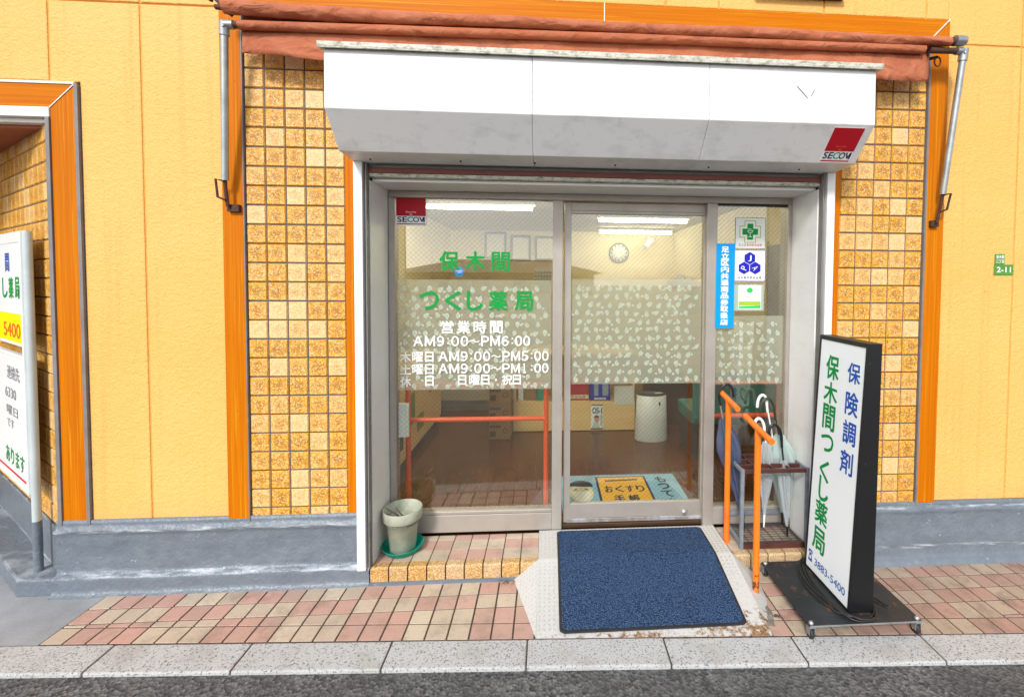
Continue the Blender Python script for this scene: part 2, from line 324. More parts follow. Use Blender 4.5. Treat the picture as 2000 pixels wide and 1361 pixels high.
class MB:
    def __init__(s):
        s.bm = bmesh.new(); s.mi = 0
        s.tint = s.bm.faces.layers.float.new('tint'); s.uv = s.bm.loops.layers.uv.new('UVMap'); s.tv = 0.0
    def m(s, i): s.mi = i; return s
    def face(s, pts, uv=None):
        vs = [s.bm.verts.new(p) for p in pts]
        f = s.bm.faces.new(vs); f.material_index = s.mi; f[s.tint] = s.tv
        if uv:
            for l, q in zip(f.loops, uv): l[s.uv].uv = q
        return f
    def idx(s, verts, faces, smooth=False):
        vs = [s.bm.verts.new(p) for p in verts]
        for fc in faces:
            if len(set(fc)) < 3: continue
            try: f = s.bm.faces.new([vs[i] for i in fc])
            except ValueError: continue
            f.material_index = s.mi; f.smooth = smooth; f[s.tint] = s.tv
        return s
    def box(s, x0, x1, y0, y1, z0, z1):
        v = [(x0, y0, z0), (x1, y0, z0), (x1, y1, z0), (x0, y1, z0), (x0, y0, z1), (x1, y0, z1), (x1, y1, z1), (x0, y1, z1)]
        return s.idx(v, [(0, 3, 2, 1), (4, 5, 6, 7), (0, 1, 5, 4), (1, 2, 6, 5), (2, 3, 7, 6), (3, 0, 4, 7)])
    def obox(s, o, a, b, c):                  # oriented box: corner o, edge vectors a, b, c
        o, a, b, c = map(Vector, (o, a, b, c))
        if a.cross(b).dot(c) < 0: a, b = b, a
        v = [o, o + a, o + a + b, o + b, o + c, o + a + c, o + a + b + c, o + b + c]
        return s.idx(v, [(0, 3, 2, 1), (4, 5, 6, 7), (0, 1, 5, 4), (1, 2, 6, 5), (2, 3, 7, 6), (3, 0, 4, 7)])
    def prism(s, poly, ext):                  # polygon (3-D points, planar) extruded by vector
        e = Vector(ext); n = len(poly); p = [Vector(q) for q in poly]
        nrm = Vector((0, 0, 0))
        for i in range(n): nrm += (p[i] - p[0]).cross(p[(i + 1) % n] - p[0])
        if nrm.dot(e) > 0: p.reverse()
        v = p + [q + e for q in p]
        return s.idx(v, [tuple(range(n)), tuple(range(2 * n - 1, n - 1, -1))] + [(i, i + n, (i + 1) % n + n, (i + 1) % n) for i in range(n)])
    def tube(s, pts, r, seg=12, caps=True):
        P = [Vector(p) for p in pts]; n = len(P)
        rs = r if hasattr(r, '__len__') else [r] * n
        vs = []; up = None
        for i in range(n):
            d = (P[min(i + 1, n - 1)] - P[max(i - 1, 0)]).normalized()
            if up is None: up = Vector((0, 0, 1)) if abs(d.z) < .9 else Vector((0, 1, 0))
            a = (up - d * up.dot(d)).normalized(); b = d.cross(a); up = a
            for k in range(seg):
                an = 2 * math.pi * k / seg
                vs.append(P[i] + (a * math.cos(an) + b * math.sin(an)) * rs[i])
        fs = []
        for i in range(n - 1):
            for k in range(seg):
                k2 = (k + 1) % seg
                fs.append((i * seg + k, i * seg + k2, (i + 1) * seg + k2, (i + 1) * seg + k))
        s.idx(vs, fs, True)
        if caps:
            s.idx(vs[:seg], [tuple(range(seg - 1, -1, -1))]); s.idx(vs[-seg:], [tuple(range(seg))])
        return s
    def lathe(s, c, prof, seg=28, sx=1.0, sy=1.0, tilt=None, cap=True):   # prof: (r, z) bottom to top
        vs = []
        for r, z in prof:
            for k in range(seg):
                a = 2 * math.pi * k / seg; v = Vector((r * math.cos(a) * sx, r * math.sin(a) * sy, z))
                if tilt is not None: v = tilt @ v
                vs.append(v + Vector(c))
        fs = []
        for i in range(len(prof) - 1):
            for k in range(seg):
                k2 = (k + 1) % seg; fs.append((i * seg + k, i * seg + k2, (i + 1) * seg + k2, (i + 1) * seg + k))
        s.idx(vs, fs, True)
        for i, rv in ((0, True), (len(prof) - 1, False)):
            if cap and prof[i][0] > 1e-5:
                ring = vs[i * seg:(i + 1) * seg]; s.idx(ring, [tuple(range(seg))[::-1] if rv else tuple(range(seg))])
        return s
    def text(s, body, o, ux, uy, w, h, off=.012):     # lettering filling a w x h box; o = lower left corner; off = stroke thickening
        vs, fs, asp = text_mesh(body, 0); o, ux, uy = Vector(o), Vector(ux), Vector(uy); nn = ux.cross(uy).normalized()
        r = off * h * 1.15; w2, h2 = w - 2 * r, h - 2 * r; oo = o + ux * r + uy * r
        sh = [(0, 0)] + ([(r * math.cos(k * math.pi / 4), r * math.sin(k * math.pi / 4)) for k in range(8)] if off > .003 else [])
        for k, (p, q) in enumerate(sh):
            s.idx([oo + ux * (a * w2 + p) + uy * (c * h2 + q) + nn * (.00002 * k) for a, c in vs], fs)
        return s
    def poly2(s, pts, o, ux, uy):                     # flat polygon in a plane
        o, ux, uy = Vector(o), Vector(ux), Vector(uy)
        s.idx([o + ux * a + uy * b for a, b in pts], [tuple(range(len(pts)))]); return s
    def build(s, name, mats, parent=None, bev=0, root=None):
        if root is None and parent is not None:
            root = parent
            while root.parent: root = root.parent
        off = root.location if root is not None else Vector((0, 0, 0))
        if off.length > 0: bmesh.ops.translate(s.bm, verts=s.bm.verts, vec=-off)
        me = bpy.data.meshes.new(name); s.bm.to_mesh(me); s.bm.free()
        for mm in (mats if isinstance(mats, (list, tuple)) else [mats]): me.materials.append(MT[mm])
        o = bpy.data.objects.new(name, me); COL.objects.link(o)
        if parent is not None: o.parent = parent
        if bev:
            b = o.modifiers.new('soft_edges', 'BEVEL'); b.width = bev; b.segments = 2; b.limit_method = 'ANGLE'; b.angle_limit = math.radians(40)
        return o

def tag(o, label=None, cat=None, group=None, kind=None):
    if label: o['label'] = label
    if cat: o['category'] = cat
    if group: o['group'] = group
    if kind: o['kind'] = kind
    return o
def thing(name, label, cat, loc, group=None):
    o = bpy.data.objects.new(name, None); COL.objects.link(o); o.location = loc; o.empty_display_size = .1
    return tag(o, label, cat, group)
def copy_tree(o, parent=None):
    c = o.copy(); COL.objects.link(c)
    if parent is not None: c.parent = parent
    for ch in [q for q in bpy.data.objects if q.parent == o]: copy_tree(ch, c)
    return c
X, Y, Z = Vector((1, 0, 0)), Vector((0, 1, 0)), Vector((0, 0, 1))
def nz(x, y, z=0):
    from mathutils import noise as N
    return N.noise(Vector((x, y, z)))
def kerb_y(x): return -.473 - .0445 * x

# ================================================================ SETTING: ground
b = MB(); b.idx([(-150, -150, -.012), (150, -150, -.012), (150, 40, -.012), (-150, 40, -.012)], [(0, 1, 2, 3)])
tag(b.build('road', 'asphalt'), kind='structure')
b = MB()                                              # kerb stones, butted, slightly uneven
xs = [-8.0, -7.4, -6.8, -6.2, -5.6, -5.0, -4.4, -3.8, -3.2, -2.62, -2.015, -1.413, -.793, -.185, .434, 1.025, 1.629, 2.23, 2.83, 3.43, 4.03, 4.63, 5.23, 5.83, 6.43, 7.03]
for i in range(len(xs) - 1):
    x0, x1 = xs[i] + .003, xs[i + 1] - .003; zt = .006 + random.uniform(-.002, .002)
    P = [(x0, kerb_y(x0) - .004, -.05), (x1, kerb_y(x1) - .004, -.05), (x1, kerb_y(x1) - .155, -.05), (x0, kerb_y(x0) - .155, -.05)]
    b.prism(P, (0, 0, .05 + zt))
tag(b.build('kerb', 'kerb', bev=.006), kind='structure')
b = MB(); b.prism([(-8.0, kerb_y(-8.0) - .150, -.03), (7.03, kerb_y(7.03) - .150, -.03), (7.03, kerb_y(7.03) + .004, -.03), (-8.0, kerb_y(-8.0) + .004, -.03)], (0, 0, .031))
tag(b.build('kerb_joint_bed', 'grout'), kind='structure')
# tiled pavement: square grid parallel to the wall, last row parallel to the kerb
b = MB(); g = .0042
XF, YF = -.9542, -.150
b.prism([(-2.352, -.02, -.008), (-2.352, kerb_y(-2.352), -.008), (6.86, kerb_y(6.86), -.008), (6.86, -.02, -.008)], (0, 0, .0075))
b.m(1)
for i in range(-14, 78):
    x0, x1 = XF + i * .1 + g, XF + (i + 1) * .1 - g
    if x1 < -2.34: continue
    x0 = max(x0, -2.350)
    for j in range(-1, 6):
        yt, yb = (YF - j * .1 - g), (YF - (j + 1) * .1 + g)
        if j == -1: yt = -.052
        lim0, lim1 = kerb_y(x0) + .1 + g, kerb_y(x1) + .1 + g
        if yt <= max(lim0, lim1) + .006: break
        y0, y1 = max(yb, lim0), max(yb, lim1)
        if yb - 2 * g - max(lim0, lim1) <= .006: y0, y1 = lim0, lim1
        kind = ((i - 2) // 3 + (j + 1)) % 2
        b.tv = (1.0 if kind else 0.0) * random.uniform(.8, 1.0) + random.uniform(0, .14); dz = random.uniform(0, .0012)
        b.prism([(x0, y0, -.002), (x1, y1, -.002), (x1, yt, -.002), (x0, yt, -.002)], (0, 0, .0055 + dz))
    kind = ((i - 2) // 3 + 4) % 2
    b.tv = (1.0 if kind else 0.0) * random.uniform(.8, 1.0) + random.uniform(0, .14)
    b.prism([(x0, kerb_y(x0) + g, -.002), (x1, kerb_y(x1) + g, -.002), (x1, kerb_y(x1) + .1 - g, -.002), (x0, kerb_y(x0) + .1 - g, -.002)], (0, 0, .0055))
tag(b.build('pavement', ['grout', 'ftile'], bev=.0012), kind='structure')
b = MB()                                              # smooth concrete mouth of the alley
b.prism([(-8.0, kerb_y(-8.0), -.01), (-2.356, kerb_y(-2.356), -.01), (-2.356, -.03, -.01), (-2.62, .0, -.01), (-3.35, .5, -.01), (-4.2, 2.2, -.01), (-8.0, 2.2, -.01)], (0, 0, .012))
tag(b.build('alley_ground', 'alley'), kind='structure')

# ================================================================ BUILDING
BL = thing('pharmacy_building', 'yellow stucco pharmacy front with amber tile panels and orange trim', 'building', (0, 0, 0))
GR = .0045
def siding(cells, zs, L=None):
    b = MB()
    if L: b.prism([(x, .012, z) for x, z in L], (0, -.012, 0))
    for (x0, x1, z0, z1) in cells: b.box(x0 + GR, x1 - GR, 0, .012, z0 + GR, z1 - GR)
    b.m(1)
    for (x0, x1, z0, z1) in zs: b.box(x0, x1, .0055, .10, z0, z1)
    return b.build('painted_siding', ['stucco', 'groove'], BL, bev=.005)
siding([(-2.163, -1.779 + GR, .372, 3.02), (-2.596, -2.163, 3.02, 4.6), (-2.163, -1.6, 3.02, 4.6), (-3.6, -2.596, 3.02, 4.6), (-4.6, -3.6, 3.02, 4.6), (-5.6, -4.6, 3.02, 4.6), (-6.6, -5.6, 3.02, 4.6), (-4.6, -3.6, 2.617, 3.02), (-5.6, -4.6, .36, 3.02), (-6.6, -5.6, .36, 3.02),
        (-3.6, -2.596, 2.617, 3.02)], [(-2.458, -1.776, .372, 3.02), (-6.6, -1.6, 3.02, 4.6), (-4.6, -2.455, 2.617, 3.02), (-6.6, -4.6, .36, 3.02)],
       [(-2.455, .376), (-2.163 - GR, .376), (-2.163 - GR, 3.02 - GR), (-2.596 + GR, 3.02 - GR), (-2.596 + GR, 2.617), (-2.455, 2.617)])
siding([(2.169 - GR, 2.622, .352, 2.995), (2.622, 3.23, .352, 2.995), (3.23, 4.2, .352, 2.995), (2.169 - GR, 2.622, 2.995, 4.6), (2.622, 3.23, 2.995, 4.6), (3.23, 4.2, 2.995, 4.6), (4.2, 5.1, .352, 2.995), (5.1, 6.0, .352, 2.995), (6.0, 6.9, .352, 2.995), (4.2, 5.1, 2.995, 4.6), (5.1, 6.0, 2.995, 4.6), (6.0, 6.9, 2.995, 4.6)],
       [(2.166, 6.9, .352, 4.6)])
cx = [-1.6, -1.25, -.655, -.058, .535, .831, 1.43, 2.034, 2.169 + GR]
siding([(cx[i], cx[i + 1], 3.127, 4.6) for i in range(8)], [(-1.6, 2.166, 3.127, 4.6)])
# orange trims
def trim_p(poly, m, y=-.012, d=.11):
    b = MB(); b.prism([(x, y + d, z) for x, z in poly], (0, -d, 0)); return b.build('trim_strip', m, BL, bev=.0018)
trim_p([(-1.777, .368), (-1.673, .368), (-1.673, 3.016), (-1.777, 3.120)], 'trim_v'); trim_p([(2.06, .352), (2.167, .352), (2.167, 3.120), (2.06, 3.016)], 'trim_v')
trim_p([(-1.671, 3.020), (.193, 3.020), (.193, 3.124), (-1.775, 3.124)], 'trim_h'); trim_p([(.199, 3.020), (2.058, 3.020), (2.165, 3.124), (.199, 3.124)], 'trim_h')
trim_p([(-1.166, .325), (-1.110, .325), (-1.110, 2.95), (-1.166, 2.95)], 'trim_v', -.006); trim_p([(1.492, .325), (1.547, .325), (1.547, 2.95), (1.492, 2.95)], 'trim_v', -.006)
# grey edge beads of trims
for x0, x1 in ((-1.673, -1.6675), (2.0495, 2.06)):
    b = MB(); b.box(x0, x1, -.014, .05, .35, 3.016); b.build('edge_bead', 'bead', BL)
b = MB(); b.box(.1935, .1985, -.013, .05, 3.02, 3.124); b.build('joint_bead', 'lining', BL)
b = MB(); b.obox((2.06, -.0175, 3.016), (.104, 0, .106), (-.004, 0, .004), (0, .004, 0)); b.build('joint_bead', 'lining', BL)
b = MB(); b.obox((-1.673, -.0175, 3.016), (-.104, 0, .106), (.004, 0, .004), (0, .004, 0)); b.build('joint_bead', 'lining', BL)
# tile panels
def tiles(b, o, ux, n, uz, nx, nz_, p=.1, gap=.0030, th=.007, zcut=None):
    o, ux, uz, n = Vector(o), Vector(ux), Vector(uz), Vector(n)
    for i in range(nx):
        for j in range(nz_):
            b.tv = random.random() ** .5
            a0, a1, c0, c1 = i * p + gap, (i + 1) * p - gap, j * p + gap, (j + 1) * p - gap
            e = .004; jit = random.uniform(-.0008, .0008)
            q = [o + ux * a + uz * c for a, c in ((a0, c0), (a1, c0), (a1, c1), (a0, c1))]
            t_ = [o + ux * a + uz * c + n * (th + jit) for a, c in ((a0 + e, c0 + e), (a1 - e, c0 + e), (a1 - e, c1 - e), (a0 + e, c1 - e))]
            b.face(t_, [(.06, .06), (.94, .06), (.94, .94), (.06, .94)])
            uvq = [(0, 0), (1, 0), (1, 1), (0, 1)]; uvt = [(.06, .06), (.94, .06), (.94, .94), (.06, .94)]
            for k in range(4):
                k2 = (k + 1) % 4; b.face([q[k], q[k2], t_[k2], t_[k]], [uvq[k], uvq[k2], uvt[k2], uvt[k]])
for x0, x1 in ((-1.667, -1.167), (1.549, 2.049)):
    b = MB(); b.m(1).box(x0 - .001, x1 + .001, .004, .12, .30, 3.016); b.m(0)
    tiles(b, (x0, .004, .318), X, -Y, Z, 5, 27)
    b.build('tile_panel', ['wtile', 'mortar'], BL)
# base course: lumpy grey paint over mortar
def base_course(x0, x1, prof, nm='base_course'):
    b = MB(); nx = int((x1 - x0) / .018)
    P = []
    for k in range(len(prof) - 1):                    # refine the profile
        (ya, za), (yb, zb) = prof[k], prof[k + 1]; m_ = max(1, int(math.hypot(yb - ya, zb - za) / .014))
        P += [(ya + (yb - ya) * q / m_, za + (zb - za) * q / m_) for q in range(m_)]
    P.append(prof[-1]); vs = []
    for i in range(nx + 1):
        x = x0 + (x1 - x0) * i / nx
        for (y, z) in P:
            d = .006 * nz(x * 5, z * 9) + .003 * nz(x * 23, z * 31, 4) + .0012 * nz(x * 70, z * 80, 2)
            dz = (.008 * nz(x * 4, 3.3) + .004 * nz(x * 17, 9.1)) * (1 if .05 < z < .345 else 0)
            vs.append((x, y + d * (0 if z > .35 else 1) - .002, z + dz))
    n = len(P)
    b.idx(vs, [(i * n + k, i * n + k + 1, (i + 1) * n + k + 1, (i + 1) * n + k) for i in range(nx) for k in range(n - 1)], True)
    b.box(x0, x1 if x0 > 0 else -1.11, .03, .12, .0, .36)
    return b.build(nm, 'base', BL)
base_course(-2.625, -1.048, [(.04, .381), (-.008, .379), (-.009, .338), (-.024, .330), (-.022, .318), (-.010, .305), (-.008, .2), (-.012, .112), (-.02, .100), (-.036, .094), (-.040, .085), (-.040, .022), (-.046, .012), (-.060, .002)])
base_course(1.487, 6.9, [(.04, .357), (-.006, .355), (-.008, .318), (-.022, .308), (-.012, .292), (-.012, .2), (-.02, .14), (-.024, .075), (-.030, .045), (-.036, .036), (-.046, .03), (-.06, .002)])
# alley portal: orange frame, grey beads, splayed tiled return wall, soffit
trim_p([(-2.592, .372), (-2.476, .372), (-2.476, 2.598), (-2.592, 2.482)], 'trim_v', -.006)
trim_p([(-4.6, 2.488), (-2.594, 2.488), (-2.482, 2.600), (-4.6, 2.600)], 'trim_h', -.006)
b = MB(); b.obox((-2.5945, -.0085, 2.4825), (.116, 0, .116), (-.003, 0, .003), (0, .003, 0)); b.build('joint_bead', 'lining', BL)
for x0, x1, zt_ in ((-2.4735, -2.457, 2.604), (-2.612, -2.594, 2.436)):
    b = MB(); b.box(x0, x1, -.014, .05, .36, zt_); b.build('edge_bead', 'bead', BL)
b = MB(); b.box(-4.6, -2.476, -.010, .05, 2.602, 2.615)
b.box(-4.6, -2.594, -.012, .06, 2.437, 2.486); b.box(-4.6, -2.62, .02, .10, 2.415, 2.4365); b.build('portal_edging', 'lining', BL, bev=.002)
D = Vector((-.827, .562, 0)); NW = Vector((-.562, -.827, 0)); O = Vector((-2.618, .012, 0))
b = MB(); b.m(1).obox(O, D * 1.6, -NW * .12, Z * 2.45); b.m(0)
tiles(b, O + Z * .33 + D * .005, D, NW, Z, 15, 21, th=.006)
b.m(2).obox(O + NW * .003 + D * .0, D * 1.6, NW * .008, Z * .325)
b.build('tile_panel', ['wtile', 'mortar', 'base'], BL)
b = MB(); b.prism([(-2.60, .062, 2.40), (-4.6, .062, 2.40), (-4.6, 1.5, 2.40), (-3.92, .95, 2.40)], (0, 0, .014)); b.build('portal_soffit', 'brick', BL)
b = MB(); b.prism([(-2.56, -.030, -.005), (-2.80, -.034, -.005), (-3.45, .40, -.005), (-4.1, .85, -.005), (-3.9, 1.1, -.005), (-2.56, .2, -.005)], (0, 0, .097))
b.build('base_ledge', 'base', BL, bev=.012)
b = MB(); b.box(1.02, 1.53, -.045, .05, 3.203, 3.232); b.build('window_sill', 'brown_steel', BL, bev=.004)   # bottom edge of an upstairs window
b = MB(); b.box(-6.6, -3.9, 1.5, 1.6, 0, 2.6); b.box(-4.7, -4.6, .2, 1.5, 0, 2.6); b.build('alley_wall', 'stucco', BL)
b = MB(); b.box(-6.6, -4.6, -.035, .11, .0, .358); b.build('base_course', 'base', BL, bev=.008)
# interior shell
b = MB(); b.box(-2.2, 2.22, .355, 5.7, .02, .118); b.build('room_floor', 'ifloor', BL)
b = MB(); b.box(-2.2, 2.22, .27, 5.7, 2.50, 2.60); b.build('room_ceiling', 'iceil', BL)
b = MB(); b.box(-2.2, 2.22, 5.6, 5.7, .118, 2.50); b.box(-1.86, -1.78, .30, 5.6, .118, 2.50); b.box(2.14, 2.22, .30, 5.6, .118, 2.50)
b.box(-1.78, -1.05, .30, .36, .118, 2.50); b.box(1.45, 2.14, .30, .36, .118, 2.50); b.box(-1.05, 1.45, .34, .40, 2.17, 2.50)
b.build('room_wall', 'iwall', BL)
b = MB(); b.box(-1.05, 1.48, .02, .30, 2.19, 3.0); b.build('lintel_wall', 'lining', BL)
b = MB(); b.box(-6.6, 6.9, .12, .20, 2.62, 4.6); b.box(-6.6, -4.6, .12, .20, 0, 2.62); b.box(-6.6, 6.9, .12, 5.9, 4.55, 4.6); b.box(-1.78, -1.05, .12, .30, .0, 2.62); b.box(1.49, 6.9, .12, .30, 0, 2.62); b.box(-2.6, -1.78, .12, .2, 0, 2.62); b.build('wall_core', 'mortar', BL)

# ================================================================ ENTRANCE STEP
ST = thing('entrance_step', 'low tiled step with amber nosing in front of the shop entrance', 'step', (.15, .1, 0))
b = MB(); b.box(-1.045, 1.43, -.024, .265, .0, .083); b.m(1)
def step_x(k): return -1.049 + k * .1003
for k in range(25):
    x0, x1 = step_x(k) + .0025, step_x(k + 1) - .0025
    for j in range(3):
        ya, yb = .017 + j * .096 + .002, .017 + (j + 1) * .096 - .002
        kind = ((k - 4) // 3 + j + 1) % 2
        if yb > .262: yb = .262
        b.tv = (1.0 if kind else 0) * random.uniform(.75, 1) + random.uniform(0, .15); b.box(x0, x1, ya, yb, .080, .090)
b.build('tread', ['grout', 'ftile'], ST, bev=.001)
b = MB()
for k in range(25):
    x0, x1 = step_x(k) + .003, step_x(k + 1) - .003
    b.tv = random.uniform(.3, .95) if k < 11 else random.uniform(0.05, .5)
    b.prism([(x0, .015, .083), (x0, .015, .091), (x0, -.028, .091), (x0, -.035, .084), (x0, -.035, .006), (x0, -.025, .006), (x0, -.025, .083)], (x1 - x0, 0, 0))
b.build('nosing', 'nose', ST, bev=.003)
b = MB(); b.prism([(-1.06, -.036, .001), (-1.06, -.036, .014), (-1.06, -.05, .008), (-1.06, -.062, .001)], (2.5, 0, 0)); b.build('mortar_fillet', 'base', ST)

# ================================================================ ROLLER SHUTTER BOX
RS = thing('roller_shutter', 'white steel roller shutter box with grey sloping underside above the entrance', 'shutter box', (.19, 0, 2.2))
xl, xr = -1.104, 1.486
prof = [(-.02, 2.665), (-.352, 2.665), (-.355, 2.402), (-.212, 2.250), (-.055, 2.243), (-.02, 2.243)]
b = MB(); n = 0
for x0, x1 in ((xl, -.176), (-.1748, .6605), (.6617, xr)): b.prism([(x0, y, z) for y, z in prof], (x1 - x0, 0, 0))
b.build('housing', 'shutter', RS, bev=.003)
b = MB(); b.box(xl - .022, xr + .026, -.372, -.0, 2.667, 2.690); b.box(xl - .022, xr + .026, -.374, -.366, 2.660, 2.667); b.build('drip_cap', 'cap', RS, bev=.003)
for (x0, z0, x1, z1) in ((1.088, 2.575, 1.142, 2.52), (1.158, 2.528, 1.176, 2.56)):      # two scratches on the front
    b = MB(); b.tube([(x0, -.3555, z0), (x1, -.3560, z1)], .0014, 6); b.build('scratch', 'slot', RS)
for x in (-1.0, -.55, -.17, .25, .75, 1.25):
    b = MB(); b.lathe((x, -.10, 2.2395), [(.005, 0), (.005, .006)], 8); b.build('rivet', 'dark', RS)
for x0, x1 in ((-1.104, -1.060), (1.442, 1.486)):
    b = MB(); b.box(x0, x1, -.055, .30, .088 if x0 < 0 else .0, 2.242)
    xi = x1 if x0 < 0 else x0 - .016
    b.m(1).box(xi, xi + .016, .012, .29, .091, 2.2); b.m(2).box(xi + (.012 if x0 < 0 else -.002), xi + (.018 if x0 < 0 else .004), -.045, -.012, .091, 2.242)
    b.m(2).box(xi, xi + .016, -.012, .0115, .091, 2.24)
    b.build('guide_rail', ['jamb', 'dark', 'slot'], RS, bev=.0015)
b = MB(); b.box(-1.042, 1.424, -.01, .03, 2.222, 2.240); b.m(1).box(-1.042, 1.424, -.016, .03, 2.195, 2.2215); b.m(2).box(-1.042, 1.424, -.012, .03, 2.176, 2.1945)
b.build('bottom_bar', ['slot', 'redbar', 'cap'], RS, bev=.003)

def secure_sticker(parent, o, ux, uy, n, w, h, lettered=True):
    o, ux, uy, n = map(Vector, (o, ux, uy, n))
    b = MB(); b.obox(o, ux * w, uy * h, n * .0008)
    st = b.build('security_sticker', 'white', parent)
    e = n * .0014
    b = MB(); b.poly2([(.02 * w, .335 * h), (.98 * w, .335 * h), (.98 * w, .985 * h), (.02 * w, .985 * h)], o + e, ux, uy)
    b.poly2([(.03 * w, .035 * h), (.97 * w, .035 * h), (.97 * w, .07 * h), (.03 * w, .07 * h)], o + e, ux, uy); b.build('red_panel', 'red', st)
    b = MB()
    e2 = n * .0020
    b.m(0).text('SE', o + ux * .05 * w + uy * .115 * h + e2, ux, uy, .32 * w, .195 * h, .02)
    b.text('O', o + ux * .565 * w + uy * .115 * h + e2 * 1.15, ux, uy, .20 * w, .195 * h, .02)
    b.poly2([(.755 * w, .305 * h), (.80 * w, .305 * h), (.865 * w, .175 * h), (.845 * w, .125 * h)], o + e2, ux, uy)
    b.poly2([(.845 * w, .135 * h), (.875 * w, .135 * h), (.935 * w, .305 * h), (.885 * w, .305 * h)], o + e2 * 1.1, ux, uy)
    b.poly2([(.90 * w, .120 * h), (.945 * w, .120 * h), (.945 * w, .305 * h), (.90 * w, .305 * h)], o + e2 * 1.2, ux, uy)
    b.m(1).text('C', o + ux * .375 * w + uy * .115 * h + e2, ux, uy, .20 * w, .195 * h, .02)
    if lettered:
        b.m(2).text('Security', o + ux * .33 * w + uy * .435 * h + e2, ux, uy, .34 * w, .075 * h, .0); b.text('by', o + ux * .455 * w + uy * .35 * h + e2, ux, uy, .10 * w, .07 * h, .0)
    b.build('lettering', ['navy', 'teal', 'white' if lettered == 1 else 'ored'], st)
    return st
bu = Vector((0, -.143, .152)).normalized(); bn = X.cross(bu)
st = secure_sticker(RS, Vector((1.286, -.212, 2.250)) + bu * .006 + bn * .0012, X, bu, bn, .162, .188, 2)
tag(st, 'red and white security sticker on the sloping underside')

# ================================================================ AWNING
AW = thing('awning', 'rolled up red brown canvas awning with pipe arms folded against the wall', 'awning', (.23, -.1, 2.9))
def roll_pts(n=90):
    out = []
    for i in range(n + 1):
        t_ = i / n; x = -1.655 + t_ * (2.04 + 1.655)
        out.append((x, -.145 + .006 * math.sin(x * 5), 2.928 + .010 * math.exp(-((x + 1.65) / .25) ** 2) + .004 * nz(x * 2.5, 1)))
    return out
P = roll_pts(240); vs = []; seg = 20
for i, p in enumerate(P):
    x = p[0]
    for k in range(seg):
        a = 2 * math.pi * k / seg
        r = .026 + .009 * math.exp(-((x + 1.5) / .9) ** 2) + .002 * nz(x * 3, 7) + .0034 * nz(x * 9 + a * 1.6, math.sin(a) * 1.5, 7.7) * (1 + 1.2 * (abs(x - .2) > 1.2)) + .0028 * nz(x * 14, math.cos(a) * 2, math.sin(a) * 2)
        vs.append((x, p[1] + r * math.sin(a), p[2] + r * math.cos(a)))
b = MB(); b.idx(vs, [(i * seg + k, i * seg + (k + 1) % seg, (i + 1) * seg + (k + 1) % seg, (i + 1) * seg + k) for i in range(len(P) - 1) for k in range(seg)], True)
b.idx(vs[:seg], [tuple(range(seg))]); b.idx(vs[-seg:], [tuple(range(seg))[::-1]]); b.build('canvas_roll', 'canvas', AW)
def pipe_z(x): return 2.863 + (x + 1.6) / 3.7 * .026 + .004 * math.sin((x + 1.6) / 3.7 * math.pi)
b = MB(); b.tube([(-1.60 + i * .09, -.135, pipe_z(-1.60 + i * .09)) for i in range(40)], [.0215 + .0015 * nz(i * .7, 4) for i in range(40)], 14); b.build('canvas_sleeve', 'canvas', AW)
vs = []; nx_, nzz = 120, 8                              # hanging valance
for i in range(nx_ + 1):
    x = -1.598 + i / nx_ * (1.955 + 1.598)
    zb = (2.742 - .034 * min(1, (x + 1.598) / .42) if x < -.9 else 2.708 + .02 * max(0, (x - .5) / 1.45)); zb += .004 * nz(x * 6, 11)
    for k in range(nzz + 1):
        f = k / nzz; z = pipe_z(x) + .080 - f * (pipe_z(x) + .080 - zb)
        vs.append((x - .006 * f * (1 if x < 0 else -1.5) * (1 if abs(x) > 1.4 else 0), -.110 + .012 * math.sin(x * 7 + 2 * nz(x, 5)) * f * f + .012 * nz(x * 5, f * 2, 3) * f + .006 * nz(x * 16, f * 3, 5) * f - .012 * f, z))
b = MB(); n = nzz + 1
b.idx(vs, [(i * n + k, i * n + k + 1, (i + 1) * n + k + 1, (i + 1) * n + k) for i in range(nx_) for k in range(nzz)], True)
o = b.build('valance', 'canvas', AW); so = o.modifiers.new('cloth', 'SOLIDIFY'); so.thickness = .002
for p0, p1, r_ in (((-1.665, -.135, 2.862), (-1.59, -.135, 2.863), .017), ((1.94, -.135, 2.886), (2.12, -.135, 2.889), .016), ((2.00, -.145, 2.930), (2.075, -.145, 2.931), .021), ((-1.70, -.145, 2.938), (-1.65, -.145, 2.936), .012)):
    b = MB(); b.tube([p0, p1], r_, 12); b.build('pipe_end', 'rust', AW)
b = MB(); b.tube([(2.068, -.15, 2.933), (2.125, -.15, 2.935)], [.028, .026], 16); b.build('end_cap', 'galv', AW, bev=.002)
b = MB(); b.obox((-1.72, -.16, 2.985), (.085, 0, -.085), (.010, 0, .010), (0, .03, 0)); b.obox((-1.735, -.16, 2.97), (.012, 0, .03), (.012, 0, -.004), (0, .03, 0)); b.build('bracket', 'rust', AW)
